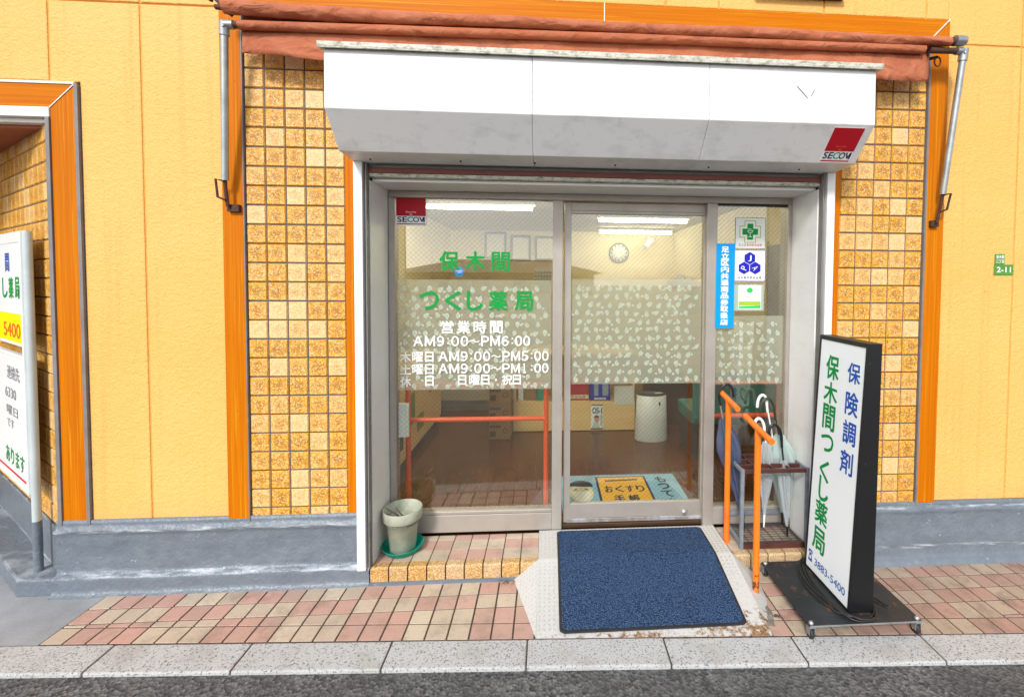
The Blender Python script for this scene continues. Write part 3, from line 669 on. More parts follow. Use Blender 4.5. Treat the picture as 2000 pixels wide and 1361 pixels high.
def arm(top, low, hook, s):
    tp, lo = Vector(top), Vector(low); d = (lo - tp).normalized()
    b = MB(); b.tube([tp, lo], .0165, 14); ar = b.build('arm', 'galv', AW)
    b = MB(); b.tube([tp - d * .012, tp + d * .05], .022, 14); b.tube([tp + Vector((-s * .045, 0, .0)), tp + Vector((.0, 0, .0))], .021, 14)
    b.lathe(tp + d * .02 + Vector((-s * .01, -.022, 0)), [(.006, 0), (.006, .01)], 8); b.build('elbow', 'galv', ar, bev=.0015)
    hk = Vector(hook)
    b = MB(); b.tube([lo - d * .002, lo + d * .03, hk + Vector((0, -.01, .03)), hk + Vector((0, -.004, 0))], .0085, 8)
    w = .038 * s
    q = [lo + d * .006 + Vector((0, -.01, 0)), lo + d * .0 + Vector((w, -.012, .004)), lo + d * .085 + Vector((w * .75, -.012, 0)), lo + d * .10 + Vector((-.008 * s, -.01, 0))]
    b.tube(q, .0062, 8); b.box(hk.x + (-.012 if s < 0 else -.022), hk.x + (.045 if s < 0 else .022), -.034, -.006, hk.z - .022, hk.z + .014); b.build('latch', 'rust', ar, bev=.003)
arm((-1.668, -.135, 2.862), (-1.728, -.06, 2.13), (-1.728, -.04, 2.000), -1)
arm((2.138, -.135, 2.888), (2.112, -.06, 2.135), (2.098, -.04, 1.978), 1)
b = MB(); b.tube([(2.02 + .018 * math.cos(a / 10 * 6.283), -.10, 2.845 + .026 * math.sin(a / 10 * 6.283)) for a in range(11)], .004, 6); b.tube([(1.99, -.08, 2.868), (2.02, -.1, 2.87)], .009, 8); b.build('pull_ring', 'rust', AW)

# ================================================================ ENTRANCE FRAME, WINDOWS, DOOR
FR = thing('door_frame', 'taupe aluminium shop entrance frame with two mullions and grey lined reveals', 'door frame', (.19, .27, .09))
b = MB(); b.box(-1.040, 1.424, .03, .275, 2.158, 2.175); b.build('head_lining', 'lining', FR, bev=.002)
b = MB(); b.box(-1.046, -1.040, .0, .275, .091, 2.158); b.build('jamb_lining', 'lining', FR)
b = MB(); b.box(1.418, 1.426, .0, .275, .091, 2.158); b.build('jamb_lining', 'jamb', FR)
b = MB(); b.box(-1.036, 1.416, .262, .36, 2.118, 2.157); b.build('header', 'alu', FR, bev=.002)
b = MB(); b.box(-1.036, -1.008, .262, .36, .092, 2.117); b.box(-1.022, -1.002, .268, .34, .11, 2.117); b.build('side_post', 'alu', FR, bev=.002)
b = MB(); b.box(1.392, 1.416, .262, .36, .092, 2.117); b.build('side_post', 'alu', FR, bev=.002)
b = MB(); b.box(-.072, -.011, .262, .300, .106, 2.117); b.build('mullion', 'alu', FR, bev=.003)
b = MB(); b.box(.877, .942, .262, .36, .092, 2.117); b.build('mullion', 'alu', FR, bev=.003)
b = MB(); b.box(-.010, .876, .285, .38, .100, .124); b.build('threshold', 'dkwood', FR, bev=.002)

def leaf_shape(cx_, cz, L, a, y, b, veins=True):
    ca, sa = math.cos(a), math.sin(a)
    pts = [(0, .58), (-.13, .36), (-.29, .12), (-.35, -.12), (-.28, -.34), (-.11, -.46), (.11, -.46), (.28, -.34), (.35, -.12), (.29, .12), (.13, .36)]
    P2 = [(cx_ + L * (u * ca - v * sa), cz + L * (u * sa + v * ca)) for u, v in pts]
    b.m(0); b.idx([(p_[0], y, p_[1]) for p_ in P2], [tuple(range(len(P2)))[::-1]])
    if veins:
        b.m(1)
        for (u0, v0, u1, v1) in ((0, -.36, 0, .45), (0, -.1, .22, .1), (0, -.1, -.22, .1), (0, .1, .13, .27), (0, .1, -.13, .27)):
            q = [(u0 - .018, v0), (u0 + .018, v0), (u1 + .008, v1), (u1 - .008, v1)]
            b.idx([(cx_ + L * (u * ca - v * sa), y - .0004, cz + L * (u * sa + v * ca)) for u, v in q], [(0, 1, 2, 3)])
def film(x0, x1, z0, z1, seams, y, parent):
    b = MB(); prev = z0
    for z in seams + [z1]: b.box(x0, x1, y, y + .0006, prev, z - .0012); prev = z
    f = b.build('frosted_film', 'film', parent)
    b = MB(); rows = int((z1 - z0) / .0515); rg = random.Random(int(x0 * 100) + 9)
    for j in range(rows):
        z = z0 + .026 + j * (z1 - z0 - .03) / rows
        nxx = int((x1 - x0) / .062)
        for i in range(nxx):
            x = x0 + (i + .5 + (.5 if j % 2 else 0) * .5) * (x1 - x0) / nxx + rg.uniform(-.009, .009)
            if x > x1 - .025: continue
            a = rg.choice((-.5, .35, 2.6, -2.7, 3.3, .1, -1.0)) + rg.uniform(-.25, .25)
            leaf_shape(x, z + rg.uniform(-.006, .006), .039 + rg.uniform(-.004, .004), a, y - .0008, b)
            for q in range(rg.choice((0, 1, 1))):
                xx = x + rg.choice((-1, 1)) * rg.uniform(.021, .028); zz = z - rg.uniform(-.008, .022)
                if x0 + .01 < xx < x1 - .012 and z0 + .012 < zz < z1 - .012: leaf_shape(xx, zz, rg.uniform(.017, .022), rg.uniform(0, 6.28), y - .0012, b, False)
    b.build('leaf_print', ['leaf', 'leaf2'], f)
    return f

# fixed window
SW = thing('shop_window', 'fixed wired glass shop window with green pharmacy name and white opening hours', 'window', (-.54, .28, .1))
b = MB(); b.box(-1.002, -.072, .284, .289, .225, 2.118); b.build('pane', 'glass', SW)
b = MB(); b.box(-1.008, -.072, .264, .34, .106, .212); b.box(-1.008, -.072, .270, .33, .213, .232); b.build('bottom_rail', 'alu', SW, bev=.003)
film(-.995, -.079, .972, 1.638, [1.196, 1.421], .291, SW)
yt = .2815
b = MB()
for ch, x0, x1, z0, z1 in (('保', -.749, -.631, 1.690, 1.808), ('木', -.594, -.478, 1.690, 1.808), ('間', -.440, -.330, 1.688, 1.806),
                          ('つ', -.868, -.752, 1.455, 1.567), ('く', -.716, -.618, 1.452, 1.570), ('し', -.588, -.490, 1.452, 1.570), ('薬', -.456, -.344, 1.450, 1.572), ('局', -.302, -.188, 1.450, 1.570)):
    b.text(ch, (x0, yt, z0), X, Z, x1 - x0, z1 - z0, .022)
b.build('name_lettering', 'green', SW)
b = MB()
for k, ch in enumerate('営業時間'): b.text(ch, (-.741 + k * .0973, yt, 1.314), X, Z, .076, .076, .016)
FW = {c: chr(ord(c) + 0xFEE0) for c in 'APM0123456789'}
def hours(z, x0, x1, tail, h=.062):
    w = x1 - x0
    lay = [('A', 0, .083), ('M', .098, .185), ('9', .200, .262), (':', .287, .303), ('0', .322, .388), ('0', .402, .466), ('~', .475, .562), ('P', .578, .645), ('M', .656, .738), (tail, .752 + (.012 if tail == '1' else 0), .812 - (.018 if tail == '1' else 0)), (':', .838, .853), ('0', .868, .931), ('0', .940, 1.0)]
    for ch, a, c in lay:
        if ch == ':':
            for q in (.20, .66): b.poly2([((.5 + .5 * math.cos(k * .785)) * .0095, (.5 + .5 * math.sin(k * .785)) * .0095) for k in range(8)], (x0 + a * w, yt, z + h * q), X, Z)
        elif ch == '~': b.text('\u301c', (x0 + a * w, yt, z + h * .36), X, Z, (c - a) * w, h * .26, .03)
        else: b.text(FW[ch], (x0 + a * w, yt, z), X, Z, (c - a) * w, h, .020)
hours(1.237, -.903, -.207, '6'); hours(1.146, -.755, -.095, '5', .060); hours(1.072, -.755, -.095, '1', .060)
for (s_, x, z) in (('木', -.981, 1.142), ('曜', -.910, 1.142), ('日', -.834, 1.142), ('土', -.981, 1.068), ('曜', -.910, 1.068), ('日', -.834, 1.068), ('休', -.981, .993), ('日', -.834, .996),
                   ('日', -.640, 1.000), ('曜', -.574, 1.000), ('日', -.502, 1.000), ('祝', -.378, 1.000), ('日', -.312, 1.000)):
    b.text(s_, (x, yt, z), X, Z, .050 if s_ == '日' else .064, .062, .016)
b.text('・', (-.420, yt, 1.024), X, Z, .013, .014, .02)
b.build('hours_lettering', 'white', SW)
st = secure_sticker(SW, (-1.000, .2825, 1.956), X, Z, -Y, .178, .166, 1); tag(st, 'red and white security sticker in the upper left corner of the glass')
b = MB(); b.lathe((-.632, .2905, 1.686), [(.030, 0), (.030, .001)], 24, tilt=Matrix.Rotation(math.pi / 2, 3, 'X')); b.m(1)
for dz, w in ((.010, .022), (.002, .034), (-.007, .028)): b.box(-.632 - w / 2, -.632 + w / 2, .2888, .2893, 1.686 + dz, 1.686 + dz + .003)
b.build('round_sticker', ['sky', 'white'], SW)

# sliding door
SD = thing('sliding_door', 'wired glass sliding door with taupe frame and leaf printed film', 'door', (.44, .31, .1))
b = MB(); b.box(.000, .042, .304, .335, .127, 2.112); b.box(.872, .892, .304, .335, .127, 2.112); b.build('stile', 'alu', SD, bev=.002)
b = MB(); b.box(.042, .872, .304, .335, 2.046, 2.112); b.box(.040, .874, .300, .338, 2.062, 2.066); b.build('top_rail', 'alu', SD, bev=.002)
b = MB(); b.box(.042, .872, .304, .335, .152, .243); b.build('bottom_rail', 'alu', SD, bev=.002)
b = MB(); b.box(.022, .880, .298, .337, .126, .151); b.build('kick_strip', 'kick', SD, bev=.002)
b = MB(); b.box(.040, .874, .316, .321, .240, 2.050); b.build('pane', 'glass2', SD)
film(.046, .868, .992, 1.648, [1.204, 1.425], .323, SD)
b = MB(); b.lathe((.770, .303, .172), [(.019, 0), (.019, .006), (.014, .010), (.008, .013)], 18, tilt=Matrix.Rotation(math.pi / 2, 3, 'X')); b.build('lock', 'zinc', SD)

# narrow side window
NWD = thing('side_window', 'narrow wired glass side window with blue banner and three square stickers', 'window', (1.17, .28, .1))
b = MB(); b.box(.942, 1.393, .284, .289, .21, 2.115); b.build('pane', 'glass2', NWD)
b = MB(); b.box(.942, 1.392, .266, .34, .106, .214); b.build('bottom_rail', 'alu', NWD, bev=.003)
b = MB(); b.box(.942, 1.392, .27, .33, 2.108, 2.1175); b.build('top_bead', 'dark', NWD)
film(.948, 1.390, .992, 1.424, [1.204], .291, NWD)
b = MB(); b.obox((.934, .2605, 1.348), (.118, 0, 0), (.002, 0, .523), (0, .0012, 0)); bn_ = b.build('voucher_banner', 'sky', NWD)
b = MB()
for k, ch in enumerate('足立区内共通商品券取扱店'): b.text(ch, (.966, .2597, 1.816 - k * .0408), X, Z, .050, .037, .03)
b.build('lettering', 'white', bn_)
def sticker(name, x0, x1, z0, z1, y=.2828, m='paper'):
    b = MB(); b.box(x0, x1, y, y + .0008, z0, z1); return b.build(name, m, NWD, bev=.0003)
y = .2820
s1 = sticker('pharmacist_sticker', 1.061, 1.256, 1.843, 2.036)
tag(s1, 'square sticker with green cross emblem')
def cross(b, cx_, cz, r, a, y_):
    b.idx([(cx_ + p_ * 1, y_, cz + q) for p_, q in ((-a, -r), (a, -r), (a, -a), (r, -a), (r, a), (a, a), (a, r), (-a, r), (-a, a), (-r, a), (-r, -a), (-a, -a))], [tuple(range(12))])
b = MB(); b.idx([(1.060, y + .0004, 1.8425), (1.257, y + .0004, 1.8425), (1.257, y + .0004, 2.0365), (1.060, y + .0004, 2.0365)], [(0, 1, 2, 3)])
b.m(1); b.idx([(1.064, y + .0002, 1.8455), (1.253, y + .0002, 1.8455), (1.253, y + .0002, 2.0335), (1.064, y + .0002, 2.0335)], [(0, 1, 2, 3)])
cx_, cz = 1.157, 1.948
b.m(2); cross(b, cx_, cz, .069, .037, y); b.m(1); cross(b, cx_, cz, .064, .032, y - .0003); b.m(3); cross(b, cx_, cz, .050, .019, y - .0006)
b.m(1)
for a in range(14):
    a0, a1 = math.pi * (1.0 + a / 14), math.pi * (1.0 + (a + 1) / 14)
    b.idx([(cx_ + r * math.cos(q), y - .0009, cz + .008 + r * math.sin(q) * .95) for r, q in ((.018, a0), (.018, a1), (.0145, a1), (.0145, a0))], [(0, 1, 2, 3)])
for x0, x1, z0, z1 in ((-.018, .018, .006, .0095), (-.0018, .0018, -.030, -.008), (-.011, .011, -.033, -.029), (-.013, .006, .016, .0195), (.004, .012, -.006, -.003)):
    b.idx([(cx_ + x0, y - .0009, cz + z0), (cx_ + x1, y - .0009, cz + z0), (cx_ + x1, y - .0009, cz + z1), (cx_ + x0, y - .0009, cz + z1)], [(0, 1, 2, 3)])
for k, ch in enumerate('足立区薬剤師会会員'): b.m(4 if k < 3 else 5).text(ch, (1.085 + k * .0168, y - .0003, 1.858), X, Z, .0135, .0150, .01)
b.build('emblem', ['plate', 'paper', 'lime', 'cross', 'grey', 'redt'], s1)
s2 = sticker('pharmacist_sticker', 1.061, 1.258, 1.640, 1.834); tag(s2, 'square sticker with three blue hexagons')
b = MB(); b.idx([(1.060, y + .0004, 1.6392), (1.259, y + .0004, 1.6392), (1.259, y + .0004, 1.8348), (1.060, y + .0004, 1.8348)], [(0, 1, 2, 3)])
b.m(1); b.idx([(1.063, y + .0002, 1.6422), (1.256, y + .0002, 1.6422), (1.256, y + .0002, 1.8318), (1.063, y + .0002, 1.8318)], [(0, 1, 2, 3)])
for (hx, hz, L, ro) in ((1.158, 1.783, 'J', 0), (1.122, 1.722, 'P', -1.05), (1.194, 1.722, 'A', 1.05)):
    b.m(0); b.idx([(hx + .0395 * math.sin(k * math.pi / 3), y, hz + .0395 * math.cos(k * math.pi / 3)) for k in range(6)], [tuple(range(6))[::-1]])
    u = Vector((math.cos(ro if L == 'J' else (1.0 if L == 'P' else -1.0) * .55), 0, math.sin((0 if L == 'J' else (1 if L == 'P' else -1) * .55)))); v = Vector((-u.z, 0, u.x))
    if L == 'P': u, v = Vector((.35, 0, .94)), Vector((-.94, 0, .35))
    if L == 'A': u, v = Vector((.5, 0, -.86)), Vector((.86, 0, .5))
    b.m(1).text(L, Vector((hx, y - .0004, hz)) - u * .011 - v * .019, u, v, .022, .038, .0)
for k, ch in enumerate('日本薬剤師会会員'): b.m(2).text(ch, (1.082 + k * .0196, y - .0003, 1.654), X, Z, .0145, .0155, .012)
b.build('emblem', ['jpa', 'paper', 'navy'], s2)
s3 = sticker('app_sticker', 1.058, 1.253, 1.455, 1.618, y + .0012, 'tape'); tag(s3, 'small white sticker with green melon emblem on clear backing')
b = MB(); b.box(1.089, 1.235, y, y + .0006, 1.466, 1.615); b.m(1)
b.idx([(1.162 + .019 * math.cos(a / 16 * 6.283), y - .0004, 1.583 + .017 * math.sin(a / 16 * 6.283)) for a in range(16)], [tuple(range(16))]); b.idx([(1.136, y - .0005, 1.580), (1.188, y - .0005, 1.580), (1.182, y - .0005, 1.585), (1.142, y - .0005, 1.585)], [(0, 1, 2, 3)])
b.idx([(1.092, y - .0004, 1.470), (1.232, y - .0004, 1.470), (1.232, y - .0004, 1.488), (1.092, y - .0004, 1.482)], [(0, 1, 2, 3)])
b.m(2).idx([(1.092, y - .0003, 1.488), (1.232, y - .0003, 1.488), (1.232, y - .0003, 1.513), (1.092, y - .0003, 1.513)], [(0, 1, 2, 3)])
b.m(3).text('Meron', (1.134, y - .0003, 1.536), X, Z, .058, .012, 0); b.build('emblem', ['paper', 'bgreen', 'lime', 'grey'], s3)

# ================================================================ RAMP, MAT, GRAB BARS
RP = thing('entrance_ramp', 'white painted checker plate ramp with rusty front corner leading up to the door', 'ramp', (0, 0, 0))
def ramp_z(y): return .104 if y > -.03 else .104 + (y + .03) / (.44) * .094
b = MB(); xl_, xr_ = -.147, .944
fl, frr = kerb_y(xl_) - .0, kerb_y(xr_) + .003
b.prism([(xl_, .262, .100), (xr_, .262, .100), (xr_, -.03, .100), (xl_, -.03, .100)], (0, 0, .004))
b.idx([(xl_, -.03, .104), (xr_, -.03, .104), (xr_, frr, .006), (xl_, fl, .006), (xl_, -.03, .098), (xr_, -.03, .098), (xr_, frr, .0045), (xl_, fl, .0045)], [(3, 2, 1, 0), (4, 5, 6, 7), (2, 3, 7, 6), (0, 1, 5, 4), (1, 2, 6, 5), (3, 0, 4, 7)])
b.box(xl_, xl_ + .006, -.028, .262, .091, .1); b.build('ramp_plate', 'ramp', RP)
b = MB(); b.idx([(xl_, -.03, .104), (-.279, -.047, .006), (xl_ - .001, fl, .006), (xl_, -.03, .099), (-.279, -.047, .0045), (xl_ - .001, fl, .0045)], [(0, 1, 2), (5, 4, 3), (0, 3, 4, 1), (1, 4, 5, 2)]); b.build('side_flap', 'ramp', RP)
b = MB(); b.idx([(xr_, -.03, .104), (xr_ + .001, frr + .05, .010), (1.03, -.28, .005), (1.065, -.09, .005), (xr_, -.03, .099)], [(0, 1, 2), (0, 2, 3), (0, 3, 4)]); b.build('side_flap', 'ramp', RP)
b = MB()                                              # raised lozenges
def loz(p, ux, uy, n, a):
    L, w, h = .0115, .0036, .0018
    d = ux * math.cos(a) + uy * math.sin(a); e = n.cross(d)
    b.idx([p + d * L, p + e * w, p - d * L, p - e * w, p + d * L * .5 + n * h, p - d * L * .5 + n * h], [(0, 1, 4), (1, 2, 5), (1, 5, 4), (2, 3, 5), (3, 0, 4), (3, 4, 5)], True)
sl = Vector((0, .44, .094)).normalized()
for i in range(46):
    for j in range(34):
        x = xl_ + .012 + i * .024; s_ = .008 + j * .024
        if x > xr_ - .01: continue
        if s_ < .285: p = Vector((x, .262 - s_, .104)); uy, n = Y, Z
        else:
            q = s_ - .292
            if q < .005: continue
            p = Vector((x, -.03, .104)) - sl * q; uy, n = sl, X.cross(sl)
            if p.y < kerb_y(x) + .014: continue
        if -.03 < x < .838 and -.44 < p.y < .225: continue
        loz(p, X, uy, n, .785 if (i + j) % 2 else -.785)
for i in range(6):                                     # on the left flap
    for j in range(16):
        u, v = (i + .6) / 6.5, (j + .6) / 17
        A, B_, C_ = Vector((xl_, -.03, .104)), Vector((-.279, -.047, .006)), Vector((xl_, fl, .006))
        top, bot = A.lerp(C_, v), B_.lerp(C_, v)
        if (bot - top).length < .012 or u * 1.0 > .95: continue
        k = u * .132 / max((bot - top).length, 1e-6)
        if k < .93: loz(top.lerp(bot, k), (bot - top).normalized(), (C_ - A).normalized(), (bot - top).cross(C_ - A).normalized(), .785 if (i + j) % 2 else -.785)
b.build('tread_pattern', 'loz', RP)
# crumbled mortar at the ramp's right foot
b = MB(); vs = []
for i in range(15):
    for j in range(17):
        x, y_ = .938 + i * .006, -.47 + j * .016; e = min(i, 14 - i, j, 16 - j) / 4
        w_ = 1 if i < 14 - abs(j - 8) * .9 + 2 * nz(j * .6, 3) else 0
        vs.append((x, y_, .002 + w_ * min(1, e) * (.007 + .007 * nz(x * 40, y_ * 40) + .004 * nz(x * 110, y_ * 110, 2))))
b.idx(vs, [(i * 17 + j, (i + 1) * 17 + j, (i + 1) * 17 + j + 1, i * 17 + j + 1) for i in range(14) for j in range(16)])
b.build('crumbled_mortar', 'crumb', RP)

DM = thing('door_mat', 'blue looped entrance mat with black rubber edge lying on the white ramp', 'mat', (.4, -.1, .1))
def mat_y(t_): return .232 - t_ * .690
def mat_edge(t_, grow):                                # half-width shrink at rounded corners
    r = .03; y_ = t_ * .69
    for yy in (y_, .69 - y_):
        if yy < r: return -(r - math.sqrt(max(0, r * r - (r - yy) ** 2)))
    return 0
def mat_sheet(x0, x1, grow, lift, y0, y1, thick):
    b = MB(); ny = 60; ring = []
    for k in range(ny + 1):
        y_ = y0 + (y1 - y0) * k / ny; t_ = (y0 - y_) / (y0 - y1); r = .022; d = (y0 - y1)
        yy = min(t_, 1 - t_) * d; ins = r - math.sqrt(max(0, r * r - (r - min(yy, r)) ** 2))
        zz = ramp_z(y_) + lift; ring.append(((x0 + ins, y_, zz), (x1 - ins, y_, zz)))
    vs = []
    for a, c in ring: vs += [(a[0], a[1], a[2] - thick), a, c, (c[0], c[1], c[2] - thick)]
    fs = []
    for k in range(ny):
        for q in range(3): fs.append((k * 4 + q, k * 4 + q + 1, (k + 1) * 4 + q + 1, (k + 1) * 4 + q))
    fs = [f_[::-1] for f_ in fs]
    b.idx(vs, fs + [(0, 3, 2, 1), (ny * 4, ny * 4 + 1, ny * 4 + 2, ny * 4 + 3)]); return b
mat_sheet(-.040, .852, 0, .0075, .236, -.458, .006).build('rubber_edge', 'rubber', DM)
mat_sheet(-.027, .839, 0, .0125, .224, -.446, .006).build('loop_pile', 'mat', DM)

def grab_bar(label, foot, b0, b1, zt, chip):
    t_ = thing('grab_bar', label, 'grab bar', foot, 'orange T shaped grab bars beside the ramp')
    b = MB(); b.tube([foot, (b0[0], foot[1], zt)], .0165, 20); b.build('post', chip, t_)
    b = MB(); b.tube([b0, b1], .0158, 20); b.build('grip', 'orange', t_, bev=.002); return t_
grab_bar('orange grab bar whose post stands up on the tiled step', (.966, .098, .088), (.963, .215, .958), (.963, -.036, .925), .94, 'orange')
grab_bar('chipped orange grab bar whose post stands down on the pavement', (.984, -.252, .0), (.979, -.095, .904), (.979, -.398, .866), .88, 'orange_r')

# ================================================================ FLOWER POT
PT = thing('flower_pot', 'chalky pale green plastic flower pot with dead twigs, standing in a saucer', 'flower pot', (-.925, .135, .09))
c0 = (-.925, .135, .0)
b = MB(); b.lathe((-.925, .135, .098), [(.066, 0), (.070, .004), (.088, .172), (.100, .174), (.106, .180), (.108, .232), (.105, .236), (.099, .234), (.095, .19), (.090, .175)], 40); b.build('pot_body', 'pot', PT)
b = MB(); b.lathe((-.925, .135, .25), [(.086, 0), (.094, .016), (.06, .020), (.02, .024), (.0, .026)], 28); b.build('soil', 'soil', PT)
b = MB()
b.tube([(-.93, .12, .272), (-.945, .11, .30), (-.972, .10, .325), (-1.012, .10, .352)], [.006, .005, .0035, .002], 7); b.tube([(-.972, .10, .325), (-.985, .085, .318), (-1.0, .08, .325)], [.003, .0025, .0015], 6)
b.tube([(-.90, .12, .272), (-.918, .11, .298), (-.945, .11, .33), (-.955, .115, .345)], [.004, .0035, .0025, .0015], 6); b.tube([(-.885, .15, .272), (-.86, .14, .30), (-.845, .15, .305), (-.83, .16, .300)], [.0035, .003, .002, .0012], 6)
b.build('dead_twig', 'twig', PT)
SC = thing('plant_saucer', 'emerald green plastic saucer under the flower pot on the step', 'saucer', (-.925, .135, .09))
b = MB(); b.lathe((-.925, .135, .0905), [(.085, 0), (.098, .004), (.111, .034), (.114, .036), (.115, .033), (.108, .030), (.095, .007), (.0, .006)], 40); b.build('saucer_dish', 'saucer', SC)

# ================================================================ UMBRELLA STAND and UMBRELLAS
US = thing('umbrella_stand', 'grey and brown steel umbrella stand on the tiled step beside the right jamb', 'umbrella stand', (1.22, .16, .09))
xa, xb, ya, yb, zt = 1.022, 1.412, .022, .252, .556
for x, y_ in ((xa, ya), (xb, ya), (xa, yb), (xb, yb)):
    b = MB(); b.box(x - .010, x + .010, y_ - .010, y_ + .010, .0905, zt + .004); b.build('leg', 'steel', US, bev=.002)
for bb_ in ((xa - .009, xa + .009, ya + .0105, yb - .0105, zt - .018, zt), (xb - .009, xb + .009, ya + .0105, yb - .0105, zt - .018, zt), (xa + .0105, xb - .0105, yb - .009, yb + .009, .172, .198), (xa - .009, xa + .009, ya + .0105, yb - .0105, .110, .132)):
    b = MB(); b.box(*bb_); b.build('side_rail', 'steel', US, bev=.002)
b = MB()
for y_ in (ya, ya + .075, ya + .150, yb): b.box(xa + .0105, xb - .0105, y_ - .008, y_ + .008, zt - .022, zt)
for k in range(1, 4):
    x = xa + (xb - xa) * k / 4
    for y0, y1 in ((ya + .0085, ya + .0665), (ya + .0835, ya + .1415), (ya + .1585, yb - .0085)): b.box(x - .006, x + .006, y0, y1, zt - .018, zt - .003)
b.build('top_grid', 'brown_steel', US, bev=.0015)
b = MB(); b.box(xa + .0105, xb - .0105, ya - .009, ya + .006, .093, .122); b.build('front_rail', 'brown_steel', US, bev=.002)
b = MB(); b.box(xa + .012, xb - .012, ya + .007, ya + .022, .108, .118); b.box(xa + .012, xb - .012, yb - .02, yb - .010, .108, .118)
b.box(xa + .012, xa + .024, ya + .0225, yb - .0205, .108, .118); b.box(xb - .024, xb - .012, ya + .0225, yb - .0205, .108, .118)
for k in range(1, 9): b.tube([(xa + .02, ya + .01 + k * .0242, .112), (xb - .02, ya + .01 + k * .0242, .112)], .0022, 6)
for k in range(1, 7): b.tube([(xa + .01 + k * .053, ya + .015, .1085), (xa + .01 + k * .053, yb - .015, .1085)], .0018, 6)
b.build('drip_tray', 'mesh', US)

def umbrella(label, tip, can0, can1, top, hookx, hooktop, hm, cm, r, fm, fer, flutes=7, flare=0.0, open_=0.0, grp='umbrellas in the steel stand'):
    """tip: ferrule end; can0 / can1: lower and upper end of the folded canopy on the shaft; top: shaft top where the crook begins"""
    tip, can0, can1, top = map(Vector, (tip, can0, can1, top))
    u = thing('umbrella', label, 'umbrella', tip, grp)
    ax = (can1 - tip).normalized(); a = X - ax * X.dot(ax); a.normalize(); bb = ax.cross(a)
    vs = []; nn, seg = 24, 42; rg = random.Random(label)
    ph = rg.random() * 6
    for i in range(nn + 1):
        f = i / nn; p = can0.lerp(can1, f)
        rr = r * (.25 + .75 * math.sin(min(1, f / .72) * math.pi / 2) ** 1.1) if f < .8 else r * (1 - .55 * ((f - .8) / .2) ** 1.3)
        rr *= 1 + flare * max(0, 1 - abs(f - .72) / .22)
        for k in range(seg):
            an = 2 * math.pi * k / seg
            fl_ = 1 + (.30 + .1 * open_) * math.sin(an * flutes + ph + f * 2.4) * min(1, f * 3) + .12 * nz(f * 6, an * 1.3, ph)
            vs.append(p + (a * math.cos(an) + bb * math.sin(an)) * rr * fl_)
    b = MB(); b.idx(vs, [(i * seg + k, i * seg + (k + 1) % seg, (i + 1) * seg + (k + 1) % seg, (i + 1) * seg + k) for i in range(nn) for k in range(seg)], True)
    b.idx(vs[:seg], [tuple(range(seg))[::-1]]); b.idx(vs[-seg:], [tuple(range(seg))]); b.build('canopy', cm, u)
    b = MB(); b.tube([tip, tip.lerp(can0, .5), can0 + ax * .004], [.004, .0062, .007], 10); b.build('ferrule', fm, u)
    b = MB(); b.tube([can1 - ax * .02, top], .0048, 10); b.build('shaft', fer, u)
    hx = Vector(hookx); ht = Vector(hooktop); pts = []
    w = hx - top; c_ = top + w * .5; hgt = max(.02, ht.z - (top.z + hx.z) / 2)
    pts.append(top - ax * .05); pts.append(top - ax * .02)
    for q in range(11):
        an = math.pi * q / 10; pts.append(c_ - w * .5 * math.cos(an) + Z * (hgt * math.sin(an)) + (hx - top - w) * 0)
    pts.append(hx - Z * .012)
    b = MB(); b.tube(pts, [.0075] * 2 + [.0088] * 11 + [.0088], 12); b.build('handle', hm, u)
    return u
umbrella('navy cloth umbrella with black crook handle behind the step grab bar', (1.108, .175, .118), (1.100, .178, .19), (.968, .195, .80), (.944, .20, .93), (1.032, .195, .945), (.982, .20, 1.012), 'blkplas', 'navyfab', .043, 'blkplas', 'zinc', 6, .5)
umbrella('clear grey umbrella with white crook and white tip in the middle of the stand', (1.209, .13, .155), (1.211, .13, .235), (1.213, .13, .675), (1.200, .13, .750), (1.138, .13, .772), (1.167, .13, .818), 'whtplas', 'clear', .034, 'whtplas', 'whtplas', 7)
umbrella('pale umbrella with tall white crook and white shaft at the back of the stand', (1.372, .215, .125), (1.365, .214, .20), (1.290, .205, .68), (1.246, .20, .885), (1.187, .20, .878), (1.211, .20, .942), 'whtplas', 'clearg', .030, 'blkplas', 'whtplas', 6)
umbrella('pale green umbrella with dark olive crook handle beside the right jamb', (1.396, .18, .112), (1.388, .18, .19), (1.318, .18, .70), (1.286, .18, .845), (1.194, .18, .850), (1.234, .18, .925), 'olive', 'clearg', .047, 'olive', 'olive', 8, .45, .6)
umbrella('clear bluish umbrella with thin black crook and black tip at the front of the stand', (1.342, .10, .112), (1.337, .10, .175), (1.306, .10, .575), (1.292, .10, .70), (1.213, .10, .735), (1.250, .10, .789), 'blkplas', 'clear', .031, 'blkplas', 'blkplas', 7)

